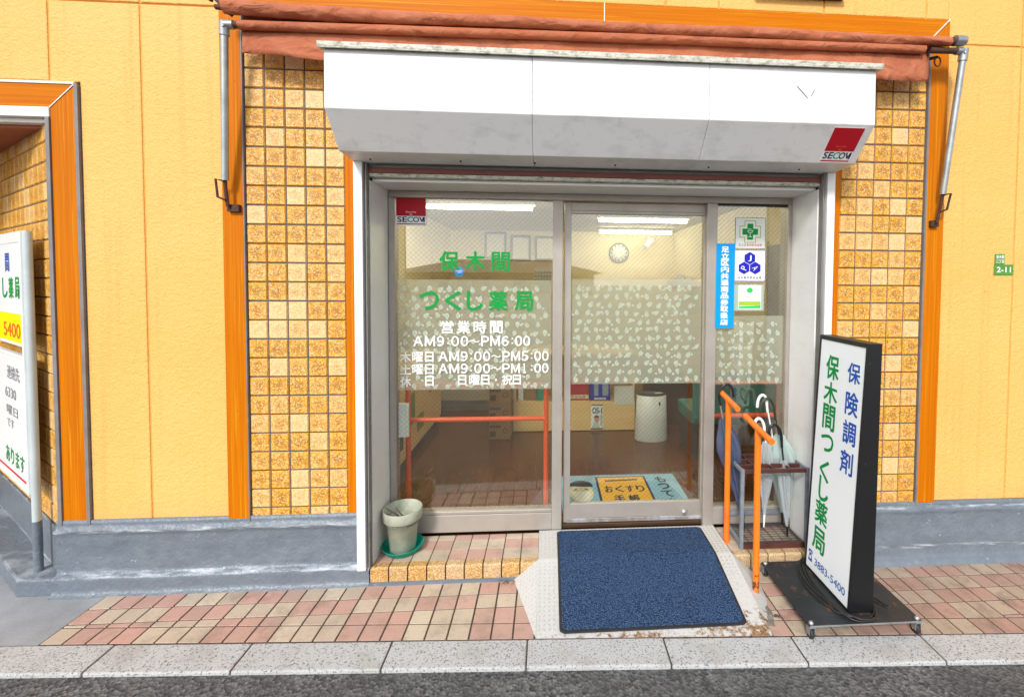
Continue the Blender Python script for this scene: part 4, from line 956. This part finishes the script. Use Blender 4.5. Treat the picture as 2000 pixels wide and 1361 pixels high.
# ================================================================ STANDING SIGN
SG = thing('standing_sign', 'white lit box sign in black frame with green and blue characters on a wheeled base', 'sign', (1.37, -.31, 0))
zb = .072
b = MB(); b.box(1.095, 1.640, -.552, -.075, zb - .006, zb); b.m(1).box(1.097, 1.638, -.554, -.5525, zb - .0075, zb + .001); b.build('base_plate', ['plateblk', 'galv'], SG, bev=.0015)
def caster(x, y_):
    b = MB(); b.lathe((x, y_, zb), [(.011, 0), (.011, .005), (.008, .011), (.0, .014)], 14); nut = b.build('caster', 'zinc', SG, bev=0)
    b = MB(); b.box(x - .014, x + .014, y_ - .014, y_ + .014, zb - .014, zb - .0065)
    for s_ in (-1, 1): b.box(x + s_ * .0125 - .0015, x + s_ * .0125 + .0015, y_ - .012, y_ + .016, zb - .048, zb - .0145)
    b.tube([(x - .015, y_ + .006, .026), (x + .015, y_ + .006, .026)], .004, 8); b.build('caster_fork', 'galv', nut, bev=.001)
    b = MB(); b.lathe((x, y_ + .006, .026), [(.018, -.0095), (.024, -.0075), (.0255, 0), (.024, .0075), (.018, .0095)], 24, tilt=Matrix.Rotation(math.pi / 2, 3, 'Y')); b.build('wheel', 'rubber', nut)
for x in (1.112, 1.624):
    for y_ in (-.538, -.092): caster(x, y_)
z0, z1 = zb + .001, 1.352
yn, yf = -.488, -.112                                 # near and far ends
def fx(z): return 1.331 + (z - .072) / 1.28 * .060     # left (lettered) face
def bx_(z): return 1.446 + (z - .072) / 1.28 * .009
b = MB()
v = []
for z in (z0, z1):
    for (xx, yy) in ((fx(z), yn), (fx(z), yf), (bx_(z), yf), (bx_(z), yn)): v.append((xx, yy, z))
# closed black casing: ends, top, bottom and a frame border round both faces
b.idx(v, [(0, 1, 2, 3), (4, 7, 6, 5), (0, 3, 7, 4), (1, 5, 6, 2), (0, 4, 5, 1), (2, 6, 7, 3)])
nf = Vector((-1.28, 0, .06)).normalized(); nb = Vector((1.28, 0, -.009)).normalized()
upf = Vector((.06, 0, 1.28)).normalized(); upb = Vector((.009, 0, 1.28)).normalized()
def lip(o, a, c, n_): b.obox(o, a, c, n_ * .006)
H = (z1 - z0) / upf.z
for (o, a, c) in (((fx(z0), yn, z0), Vector((0, .012, 0)), upf * H), ((fx(z0), yf - .012, z0), Vector((0, .012, 0)), upf * H)): lip(Vector(o) + nf * .0005, a, c, nf)
lip(Vector((fx(z0), yn + .0125, z0)) + nf * .0005, Vector((0, yf - yn - .025, 0)), upf * .012, nf)
lip(Vector((fx(z0), yn + .0125, z0)) + upf * (H - .022) + nf * .0005, Vector((0, yf - yn - .025, 0)), upf * .022, nf)
b.build('casing', 'black', SG, bev=.0015)
o0 = Vector((fx(z0), yf - .0125, z0)) + upf * .0125 + nf * .001
b = MB(); b.obox(o0, -Y * (yf - yn - .025), upf * (H - .035), nf * .002); fp = b.build('face_panel', 'face', SG)
o1 = Vector((bx_(z0), yn + .012, z0)) + upb * .0125 + nb * .001
b = MB(); b.obox(o1, Y * (yf - yn - .024), upb * (H - .03), nb * .002); b.build('face_panel', 'face', SG)
def on_face(y_, z): return Vector((fx(z), y_, z)) + nf * .0040
b = MB()
for ch, ya_, yb_, zt_, zl in (('保', -.181, -.289, 1.257, 1.130), ('木', -.176, -.290, 1.117, 1.004), ('間', -.180, -.284, .998, .864), ('つ', -.180, -.287, .843, .748), ('く', -.187, -.268, .706, .590),
                              ('し', -.190, -.274, .614, .484), ('薬', -.172, -.280, .482, .358), ('局', -.166, -.276, .338, .208)):
    b.text(ch, on_face(ya_, zl), -Y, upf, ya_ - yb_, zt_ - zl, .020)
b.build('name_lettering', 'signgreen', fp)
b = MB()
for ch, ya_, yb_, zt_, zl in (('保', -.355, -.449, 1.246, 1.146), ('険', -.354, -.448, 1.104, .987), ('調', -.350, -.446, .963, .846), ('剤', -.346, -.441, .815, .699)): b.text(ch, on_face(ya_, zl), -Y, upf, ya_ - yb_, zt_ - zl, .016)
b.text('3883-5400', on_face(-.198, .126), -Y, upf, .252, .039, .009)
ox, oz = -.141, .124                                  # telephone pictogram: body, dial, handset
def ph(pts): b.idx([on_face(ox - p_ * .036, oz + q * .062) for p_, q in pts], [tuple(range(len(pts)))])
ph([(.0, .72), (.0, .92), (.2, 1.0), (.8, 1.0), (1.0, .92), (1.0, .72), (.78, .72), (.78, .84), (.22, .84), (.22, .72)])
ph([(.30, .74), (.70, .74), (1.0, .08), (1.0, .0), (0, 0), (0, .08)])
b.build('lettering', 'blue', fp)
b = MB(); b.idx([on_face(ox - (.5 + .21 * math.cos(k / 12 * 6.283)) * .036, oz + (.36 + .17 * math.sin(k / 12 * 6.283)) * .062) + nf * .0006 for k in range(12)], [tuple(range(12))]); b.build('dial', 'face', fp)
# cable wound round the foot of the sign
PC = thing('power_cable', 'black power cable wound in loops round the foot of the standing sign', 'cable', (1.38, -.30, zb))
b = MB(); pts = []
for k in range(4):
    rx, ry = .105 + .012 * k, .228 + .009 * (k % 3); ox_, oy_ = 1.385 - .006 * k, -.318 + .004 * k
    for q in range(28):
        a = 2 * math.pi * q / 28; rr = 1 + .05 * nz(k * 3.1, a)
        x, y_ = ox_ + rx * rr * math.cos(a + 2.2), oy_ + ry * rr * math.sin(a + 2.2)
        y_ = max(y_, -.545)
        pts.append((x, y_, zb + .005 + .0045 * ((k * 7 + q // 9) % 3)))
b.tube(pts, .0042, 7)
pts = [(1.46 + .055 * math.sin(q / 20 * 3.6) + .02 * q / 20, -.30 - .215 * math.sin(q / 20 * 2.9) + .02, zb + .006 + .02 * math.sin(q / 20 * 3.1)) for q in range(21)]
b.tube(pts, .0042, 7); b.build('cable_coil', 'cable', PC)

# ================================================================ ALLEY NOTICE BOARD
NB = thing('notice_board', 'white framed pharmacy notice board on a pole against the tiled alley wall', 'sign board', (-2.86, .07, .09))
P0 = Vector((-2.807, .055, 0)); NN = NW
def bp(t_, z, e=0): return P0 + D * t_ + Z * z + NN * e
b = MB(); pc = bp(-.040, 0, -.010); b.tube([(pc.x, pc.y, .36), (pc.x, pc.y, 1.872)], .018, 20); b.build('frame_post', 'postw', NB, bev=.002)
b = MB(); b.obox(bp(-.0255, .500, -.008), D * .0255, NN * .022, Z * 1.370); b.build('frame_stile', 'whtplas', NB, bev=.002)
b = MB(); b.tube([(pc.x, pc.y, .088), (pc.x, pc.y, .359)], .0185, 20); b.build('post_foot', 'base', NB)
for zr, dr, hr in ((1.815, .0235, .057), (1.272, .0235, .016), (1.206, .0235, .018), (.500, .0235, .022), (.72, .022, .03)):
    b = MB(); b.obox(bp(.0005, zr, -.01), D * 1.0, NN * dr, Z * hr); b.build('frame_rail', 'whtplas', NB, bev=.002)
def panel(z0_, z1_, m):
    b = MB(); b.obox(bp(.0005, z0_, 0), D * 1.0, NN * .012, Z * (z1_ - z0_)); return b.build('board_panel', m, NB)
RT = -D                                               # reading direction: towards the entrance
def btext(b, s_, t0, t1, zl, zt_, off=.012): b.text(s_, bp(t0, zl, .0135), RT, Z, t0 - t1, zt_ - zl, off)
p1 = panel(1.441, 1.814, 'face'); b = MB(); btext(b, '間', .313, .222, 1.665, 1.765); b.build('lettering', 'blue', p1)
b = MB(); btext(b, 'し', .40, .285, 1.520, 1.632, .02); btext(b, '薬', .250, .150, 1.520, 1.634, .02); btext(b, '局', .112, .018, 1.522, 1.636, .02); b.build('lettering', 'green', p1)
p2 = panel(1.289, 1.440, 'ylw'); b = MB(); btext(b, '5400', .405, .030, 1.310, 1.390, .014); b.build('lettering', 'ored', p2)
p3 = panel(.7505, 1.205, 'face'); b = MB()
btext(b, '連絡先', .36, .080, 1.075, 1.150, .004); btext(b, '6330', .42, .175, .968, 1.024, .004); btext(b, '曜日', .40, .15, .872, .925, .004); btext(b, 'です', .40, .24, .80, .85, .004)
b.build('lettering', 'grey', p3)
p4 = panel(.5225, .7195, 'face'); b = MB(); btext(b, 'あります', .455, .040, .592, .685, .012); b.build('lettering', 'signgreen', p4)
b = MB(); b.obox(bp(.02, .548, .0125), D * .9, NN * .0008, Z * .012); b.build('red_line', 'redt', p4)
for z in (1.70, 1.15, .62):
    b = MB(); b.obox(bp(.30, z, -.085), D * .03, NN * .074, Z * .03); b.build('wall_bracket', 'steel', NB)

# ================================================================ ADDRESS PLATES
AP = thing('address_plate', 'green enamel house number plate reading 2-11 on the yellow wall', 'number plate', (2.557, -.003, 1.715), 'green address plates')
b = MB(); b.box(2.497, 2.617, -.0035, -.0005, 1.684, 1.747); b.build('plate', 'plate', AP, bev=.001)
b = MB(); b.text('2-11', (2.513, -.0042, 1.701), X, Z, .088, .032, .02); b.build('lettering', 'white', AP)
AP2 = thing('address_plate', 'small green enamel district name plate above the number plate', 'name plate', (2.53, -.003, 1.78), 'green address plates')
b = MB(); b.box(2.500, 2.562, -.0035, -.0005, 1.749, 1.808); b.build('plate', 'plate', AP2, bev=.001)
b = MB(); b.text('保木間', (2.506, -.0042, 1.781), X, Z, .050, .020, .012); b.text('二丁目', (2.506, -.0042, 1.755), X, Z, .050, .019, .012); b.build('lettering', 'white', AP2)

# ================================================================ INTERIOR
def guard(label, x0, x1, loc):
    t_ = thing('guard_rail', label, 'guard rail', loc, 'red orange guard rails behind the glass')
    for x in (x0, x1):
        b = MB(); b.tube([(x, .40, .118), (x, .40, .97)], .0155, 16); b.build('post', 'orange_in', t_)
    b = MB(); b.tube([(x0, .40, .757), (x1, .40, .757)], .0150, 16); b.build('cross_bar', 'orange_in', t_)
    b = MB(); b.tube([(x0, .40, .975), (x1, .40, .975)], .0155, 16); b.build('top_bar', 'orange_in', t_)
guard('red orange guard rail inside the left shop window', -.970, -.109, (-.54, .40, .118))
guard('red orange guard rail inside the narrow side window', .96, 1.426, (1.2, .40, .118))
WB = thing('switch_box', 'white plastic plate fixed inside the left end of the shop window', 'plate', (-.965, .31, .78))
b = MB(); b.box(-.997, -.938, .296, .318, .683, .888); b.build('cover', 'whtplas', WB, bev=.003)
FM = thing('floor_mat', 'sky blue mat with a masked face and yellow medicine notebook on the shop floor', 'mat', (.44, .72, .118))
b = MB(); zf = .126; b.box(.0, .883, .42, .990, .1185, zf); b.build('mat_body', 'matblue', FM, bev=.004)
b = MB(); b.idx([(.265, .43, zf + .0008), (.650, .43, zf + .0008), (.650, .955, zf + .0008), (.265, .955, zf + .0008)], [(0, 1, 2, 3)]); b.m(1).idx([(.282, .44, zf + .0014), (.633, .44, zf + .0014), (.633, .940, zf + .0014), (.282, .940, zf + .0014)], [(0, 1, 2, 3)])
b.m(2).idx([(.33, .865, zf + .002), (.585, .880, zf + .002), (.583, .905, zf + .002), (.335, .892, zf + .002)], [(0, 1, 2, 3)])
for k, ch in enumerate('おくすり'): b.text(ch, (.315 + k * .077, .690, zf + .002), X, Y, .062, .105, .02)
for k, ch in enumerate('手帳'): b.text(ch, (.365 + k * .105, .545, zf + .002), X, Y, .078, .105, .02)
for k, ch in enumerate('もってき'): b.text(ch, (.715, .840 - k * .117, zf + .002), X, Y, .085, .095, .02)
b.m(3)
def ell(cx2, cy2, rx, ry, z, a0=0, a1=2 * math.pi): b.idx([(cx2 + rx * math.cos(a0 + (a1 - a0) * k / 20), cy2 + ry * math.sin(a0 + (a1 - a0) * k / 20), z) for k in range(20)], [tuple(range(20))])
ell(.145, .70, .085, .15, zf + .0010); b.box(.10, .19, .43, .60, zf + .0002, zf + .0012); b.m(2); ell(.145, .80, .090, .095, zf + .0018, -.15, math.pi + .15)
for x in (.105, .185): ell(x, .745, .014, .009, zf + .0021)
b.m(4); b.idx([(.075, .715, zf + .0021), (.215, .715, zf + .0021), (.195, .60, zf + .0021), (.145, .54, zf + .0021), (.095, .60, zf + .0021)], [(4, 3, 2, 1, 0)])
b.build('printed_design', ['navy', 'matyel', 'matink', 'cream', 'paper'], FM)
CT = thing('reception_counter', 'pale maple reception counter with open product shelf and black kickboard', 'counter', (.17, 2.3, .118))
b = MB(); b.box(-.44, .785, 2.06, 2.085, .125, .418); b.box(-.44, .785, 2.35, 2.375, .125, .88); b.box(-.44, -.415, 2.0855, 2.3495, .418, .88); b.box(.76, .785, 2.0855, 2.3495, .418, .88); b.box(-.415, .76, 2.0855, 2.3495, .404, .420); b.build('body_panel', 'maple', CT, bev=.002)
b = MB(); b.box(-.46, .80, 2.04, 2.56, .882, .912); b.build('counter_top', 'maple', CT, bev=.003)
b = MB(); b.box(-.435, .78, 2.10, 2.13, .1185, .2); b.build('kickboard', 'kickb', CT)
b = MB(); b.box(.572, .774, 2.0545, 2.0585, .382, .575); b.build('notice_sheet', 'pvc', CT)
b = MB(); b.box(.338, .462, 2.0555, 2.0590, .136, .388); pst = b.build('poster', 'paper', CT)
y_ = 2.0548
b = MB(); b.idx([(.338, y_, .136), (.462, y_, .136), (.462, y_, .148), (.338, y_, .148)], [(0, 1, 2, 3)]); b.idx([(.338, y_, .378), (.462, y_, .378), (.462, y_, .388), (.338, y_, .388)], [(0, 1, 2, 3)])
b.text('OS-1', (.350, y_ - .0004, .296), X, Z, .100, .062, .03)
for k, ch in enumerate('あります'): b.text(ch, (.432, y_ - .0004, .258 - k * .030), X, Z, .022, .025, .01)
b.m(1); b.idx([(.395 + .027 * math.cos(k / 18 * 6.283), y_ - .0003, .240 + .036 * math.sin(k / 18 * 6.283)) for k in range(18)], [tuple(range(18))]); b.m(2); b.idx([(.395 + .028 * math.cos(.2 + k / 14 * 2.75), y_ - .0006, .250 + .030 * math.sin(.2 + k / 14 * 2.75)) for k in range(15)], [tuple(range(15))])
b.m(3); b.idx([(.348, y_ - .0005, .150), (.428, y_ - .0005, .150), (.412, y_ - .0005, .212), (.362, y_ - .0005, .205)], [(0, 1, 2, 3)]); b.build('poster_print', ['navy', 'skin', 'dkwood', 'tape'], pst)
def pack(label, x0, x1, yq, z1_, m, extra=None):
    t_ = thing('product_pack', label, 'product box', ((x0 + x1) / 2, yq, .4215), 'products on the counter shelf')
    b = MB(); b.box(x0, x1, yq, yq + .10, .4215, z1_ - .02); b.prism([(x0, yq, z1_ - .0195), (x1, yq, z1_ - .0195), (x1, yq + .1, z1_ - .0195), (x0, yq + .1, z1_ - .0195)], (0, 0, .0195)); b.build('carton', m, t_, bev=.002)
    if extra: extra(t_)
def red_extra(t_):
    b = MB(); b.box(.122, .314, 2.095, 2.099, .440, .478); lb = b.build('cream_band', 'cream', t_); b = MB()
    for k, ch in enumerate('っちも麦'): b.text(ch, (.135 + k * .04, 2.0938, .445), X, Z, .03, .026, .01)
    b.build('lettering', 'navy', lb)
pack('dark red display carton on the counter shelf with cream lettered band', .122, .314, 2.10, .62, 'red', red_extra)
def blue_extra(t_):
    b = MB(); b.box(.335, .525, 2.078, 2.0785, .425, .462); b.m(1)
    for z in (.434, .446): b.box(.37, .49, 2.077, 2.0776, z, z + .006)
    b.m(2); b.box(.37, .415, 2.085, 2.0890, .47, .60); b.box(.455, .515, 2.085, 2.0890, .47, .60); b.build('label_print', ['jpa', 'white', 'tape'], t_)
pack('deep blue display carton with pale blue packs between red carton and notice', .329, .533, 2.09, .60, 'jpa', blue_extra)
pack('white crumpled pack at the left end of the counter shelf', -.395, -.345, 2.11, .56, 'paper'); pack('brown pack between white pack and teal box on the shelf', -.335, -.215, 2.12, .55, 'cardb')
pack('teal box on the counter shelf beside the brown pack', -.205, -.095, 2.10, .60, 'saucer')
for k in range(3):
    z = .119 + k * .172
    t_ = thing('cardboard_box', ('brown cardboard box at the bottom of the stack by the counter', 'middle brown cardboard box of the stack by the counter', 'brown cardboard box on top of the stack by the counter')[k], 'box', (-.545, 2.0, z), 'stacked cardboard boxes')
    b = MB(); b.box(-.655, -.452, 1.84, 2.10, z, z + .170); b.build('carton', 'cardb', t_, bev=.003)
    b = MB(); b.box(-.645, -.59, 1.838, 1.8395, z + .03, z + .085)
    for q in range(4): b.box(-.645 + q * .026, -.625 + q * .026, 1.838, 1.8395, z + .115, z + .14)
    cx2, cz2 = -.500, z + .085
    for q in range(16):
        a0, a1 = q / 16 * 6.283, (q + 1) / 16 * 6.283
        b.idx([(cx2 + r * math.cos(a), 1.8385, cz2 + r * math.sin(a)) for r, a in ((.026, a0), (.026, a1), (.019, a1), (.019, a0))], [(0, 1, 2, 3)])
    b.build('carton_print', 'dkwood', t_)
BN = thing('waste_bin', 'tall white oval waste bin with black lid in front of the counter', 'bin', (.895, 1.80, .118))
b = MB(); b.lathe((.895, 1.80, .1185), [(.155, 0), (.160, .006), (.150, .22), (.142, .430), (.138, .432)], 40, 1, .62); b.build('bin_body', 'binw', BN)
b = MB(); b.lathe((.895, 1.80, .551), [(.139, 0), (.140, .006), (.125, .012), (.0, .013)], 40, 1, .62); b.build('lid', 'rubber', BN)
b = MB(); b.lathe((.960, 1.79, .5645), [(.038, 0), (.036, .003), (.0, .004)], 24, 1, .45); b.build('lid_button', 'pvc', BN)
b = MB(); b.box(.945, .958, 1.700, 1.712, .47, .50); b.build('mark', 'blkplas', BN)
SCB = thing('side_cabinet', 'maple side cabinet with pinned pictures along the left wall of the shop', 'cabinet', (-1.5, 1.75, .118))
b = MB(); b.box(-1.76, -1.24, 1.0, 2.45, .195, .90); b.build('body_panel', 'maple', SCB, bev=.003)
b = MB(); b.box(-1.74, -1.265, 1.02, 2.43, .1185, .194); b.build('kickboard', 'kickb', SCB)
b = MB()
for (ya_, yb_, za, zb_, mi) in ((1.30, 1.48, .42, .68, 0), (1.95, 2.12, .55, .80, 1), (1.55, 1.75, .30, .44, 0), (1.05, 1.16, .30, .62, 2)): b.m(mi).box(-1.2385, -1.2365, ya_, yb_, za, zb_)
b.build('pinned_picture', ['leafp', 'pink', 'dkwood'], SCB)
LW = thing('partition_wall', 'low beige partition with dark skirting at the back of the waiting room', 'partition', (-.9, 2.9, .118))
b = MB(); b.box(-1.76, -.42, 2.88, 2.96, .235, 1.12); b.build('wall_panel', 'ilow', LW); b = MB(); b.box(-1.76, -.42, 2.862, 2.879, .1185, .2345); b.box(-1.76, -.42, 2.855, 2.8615, .165, .175); b.build('skirting', 'slot', LW)
DC = thing('low_cabinet', 'dark brown wooden cabinet with black top behind the waste bin', 'cabinet', (1.5, 2.4, .118))
b = MB(); b.box(.98, 2.13, 2.20, 2.62, .1185, .556); b.build('body_panel', 'dkwood', DC, bev=.003); b = MB(); b.box(.96, 2.135, 2.17, 2.64, .557, .585); b.build('cabinet_top', 'kickb', DC, bev=.003)
BC = thing('waiting_bench', 'teal upholstered waiting bench seen behind the umbrellas', 'bench', (1.6, 1.15, .118))
b = MB(); b.box(1.12, 2.10, 1.20, 1.27, .48, .86); b.build('backrest', 'tealfab', BC, bev=.02); b = MB(); b.box(1.12, 2.10, 1.28, 1.70, .42, .54); b.build('seat', 'tealfab', BC, bev=.02)
for x in (1.16, 2.06):
    b = MB(); b.box(x - .02, x + .02, 1.30, 1.68, .1185, .419); b.build('leg', 'kickb', BC)
def tubelamp(label, cx2, cy2):
    t_ = thing('fluorescent_lamp', label, 'lamp', (cx2, cy2, 2.5), 'fluorescent ceiling lamps')
    b = MB(); b.box(cx2 - .62, cx2 + .62, cy2 - .06, cy2 + .06, 2.462, 2.499); b.build('fixture', 'pvc', t_, bev=.004)
    b = MB(); b.tube([(cx2 - .59, cy2, 2.432), (cx2 + .59, cy2, 2.432)], .016, 12); b.build('tube', 'tube', t_)
tubelamp('lit fluorescent lamp seen through the top of the shop window', -.87, 2.66)
tubelamp('unseen fluorescent lamp added behind the header above the shop window', -.87, 1.25); tubelamp('unseen fluorescent lamp added behind the header above the sliding door', .95, 1.25)  # unseen lamps, added to brighten the counter front
tubelamp('front of the two lit fluorescent lamps seen through the door', 1.16, 3.55); tubelamp('rear of the two lit fluorescent lamps seen through the door', 1.34, 5.0)
CK = thing('wall_clock', 'round white wall clock with dark rim on the back wall', 'clock', (1.15, 5.58, 2.12))
rx90 = Matrix.Rotation(math.pi / 2, 3, 'X')
b = MB(); b.lathe((1.15, 5.598, 2.13), [(.178, 0), (.182, .015), (.172, .03), (.160, .03), (.158, .02)], 40, tilt=rx90, cap=False); b.build('rim', 'slot', CK)
b = MB(); b.lathe((1.15, 5.598, 2.13), [(.160, 0), (.160, .016), (.0, .017)], 40, tilt=rx90); b.build('dial', 'paper', CK)
b = MB()
for k in range(12):
    a = k / 12 * 6.283; c_, s_ = math.sin(a), math.cos(a); q = Vector((1.15 + .135 * c_, 5.579, 2.13 + .135 * s_)); b.box(q.x - .008, q.x + .008, 5.577, 5.5795, q.z - .014, q.z + .014)
b.obox((1.147, 5.5755, 2.13), (.006, 0, 0), (0, 0, .10), (0, .001, 0)); b.obox((1.15, 5.574, 2.127), (.0, 0, .006), (.075, 0, .03), (0, .001, 0)); b.build('hands_and_numerals', 'navy', CK)
for (x0, x1, z0_, z1_, lb) in ((-1.21, -.83, 2.0, 2.475, 'leftmost of three black framed certificates on the back wall'), (-.765, -.405, 1.975, 2.425, 'middle of three black framed certificates on the back wall'), (-.34, .06, 1.98, 2.41, 'rightmost of three black framed certificates on the back wall')):
    t_ = thing('framed_certificate', lb, 'picture frame', ((x0 + x1) / 2, 5.59, z0_), 'framed certificates on the back wall')
    b = MB()
    for (a0, a1, c0_, c1_) in ((x0, x1, z0_, z0_ + .04), (x0, x1, z1_ - .04, z1_), (x0, x0 + .04, z0_ + .0405, z1_ - .0405), (x1 - .04, x1, z0_ + .0405, z1_ - .0405)): b.box(a0, a1, 5.575, 5.599, c0_, c1_)
    b.build('frame', 'kickb', t_, bev=.002); b = MB(); b.box(x0 + .041, x1 - .041, 5.588, 5.598, z0_ + .041, z1_ - .041); b.build('certificate', 'paper', t_)
t_ = thing('wall_calendar', 'printed wall calendar on the back wall above the film edge', 'calendar', (-.22, 5.59, 1.62))
b = MB(); b.box(-.35, -.03, 5.592, 5.599, 1.45, 1.86); b.m(1)
for r in range(5):
    for c_ in range(6): b.box(-.335 + c_ * .05, -.305 + c_ * .05, 5.590, 5.5915, 1.50 + r * .065, 1.53 + r * .065)
b.build('calendar_sheet', ['paper', 'slot'], t_)
CMR = thing('security_camera', 'small white bracket camera hanging high on the right of the back wall', 'camera', (1.6, 5.4, 2.2))
b = MB(); b.tube([(1.66, 5.59, 2.42), (1.66, 5.48, 2.40), (1.64, 5.44, 2.33)], .018, 10); b.build('bracket', 'whtplas', CMR); b = MB(); b.tube([(1.70, 5.42, 2.36), (1.56, 5.30, 2.22)], .045, 14); b.build('camera_body', 'whtplas', CMR, bev=.004)
SH = thing('wall_shelf', 'dark shelf unit with cartons near the right wall of the shop', 'shelf', (1.95, 4.6, 1.2))
b = MB(); b.box(1.75, 2.135, 4.4, 4.75, 1.48, 1.52); b.build('shelf_board', 'maple', SH, bev=.003)
for (x0, x1, zt_, m, lb) in ((1.76, 1.86, 1.66, 'cardb', 'small orange brown carton on the wall shelf'), (1.88, 1.98, 1.74, 'pvc', 'tall pale carton in the middle of the wall shelf'), (2.0, 2.11, 1.72, 'paper', 'white carton at the right end of the wall shelf')):
    t_ = thing('product_pack', lb, 'product box', ((x0 + x1) / 2, 4.5, 1.521), 'cartons on the wall shelf')
    b = MB(); b.box(x0, x1, 4.42, 4.6, 1.521, zt_); b.m(1)
    for k in range(2): b.box(x0 + .008, x1 - .008, 4.418, 4.4195, 1.54 + k * .06, 1.57 + k * .06)
    b.build('carton', [m, 'slot'], t_, bev=.002)
DR = thing('inner_door', 'dark panel door in the right wall of the shop', 'door', (2.13, 1.9, .118))
b = MB(); b.box(2.118, 2.137, 1.25, 2.0, .1185, 2.0); b.build('door_leaf', 'slot', DR, bev=.002); b = MB(); b.box(2.10, 2.137, 1.20, 1.2495, .1185, 2.05); b.box(2.10, 2.137, 2.0005, 2.05, .1185, 2.05); b.build('door_casing', 'iwall', DR)

# ================================================================ ACROSS THE STREET (seen reflected in the glass)
HS = thing('neighbour_house', 'low beige house with brown hipped roof across the street', 'house', (-6, -52, 0))
b = MB(); b.box(-16, 5, -58, -48, -.01, 2.5); b.build('wall', 'hwall', HS)
b = MB(); b.idx([(-17, -47, 2.45), (6, -47, 2.45), (6, -59, 2.45), (-17, -59, 2.45), (-11, -53, 4.1), (0, -53, 4.1)], [(3, 2, 1, 0), (0, 1, 5, 4), (1, 2, 5), (2, 3, 4, 5), (3, 0, 4)]); b.build('roof', 'roof', HS)
for x in (-13, -8.5, -4, .5):
    b = MB(); b.box(x, x + 2, -48.0, -47.95, .8, 2.0); b.build('window', 'hglass', HS)
UP = thing('utility_pole', 'grey concrete utility pole across the street', 'utility pole', (.60, -14, 0))
b = MB(); b.tube([(.60, -14, -.02), (.60, -14, 9)], [.17, .12], 16); b.build('pole_shaft', 'pole', UP); b = MB(); b.box(-.3, 1.5, -14.06, -13.94, 4.55, 4.67); b.build('cross_arm', 'pole', UP)

# ================================================================ SMALL LITTER
FL = thing('fallen_leaf', 'small curled brown leaf lying on the pavement beside the sign base', 'leaf', (1.02, -.40, .006))
b = MB(); b.idx([(1.005, -.395, .0065), (1.018, -.388, .012), (1.040, -.398, .010), (1.046, -.410, .0065), (1.028, -.414, .013), (1.010, -.408, .010), (1.024, -.401, .006)], [(0, 1, 6), (1, 2, 6), (2, 3, 6), (3, 4, 6), (4, 5, 6), (5, 0, 6)])
o = b.build('leaf_blade', 'twig', FL); so = o.modifiers.new('blade', 'SOLIDIFY'); so.thickness = .001
DW = thing('dry_weed', 'dry brown weed sprouting between the step and the ramp flap', 'weed', (-.30, -.055, .004))
b = MB(); rg = random.Random(3)
for k in range(16):
    x0, y0 = -.30 + rg.uniform(-.035, .035), -.062 + rg.uniform(-.012, .012); a = rg.uniform(0, 6.28); L = rg.uniform(.015, .045)
    b.tube([(x0, y0, .003), (x0 + L * .4 * math.cos(a), y0 - abs(L * .4 * math.sin(a)), .008 + rg.uniform(0, .008)), (x0 + L * math.cos(a), y0 - abs(L * math.sin(a)) * .8, .006)], [.0012, .001, .0005], 5)
b.build('stalk', 'twig', DW)
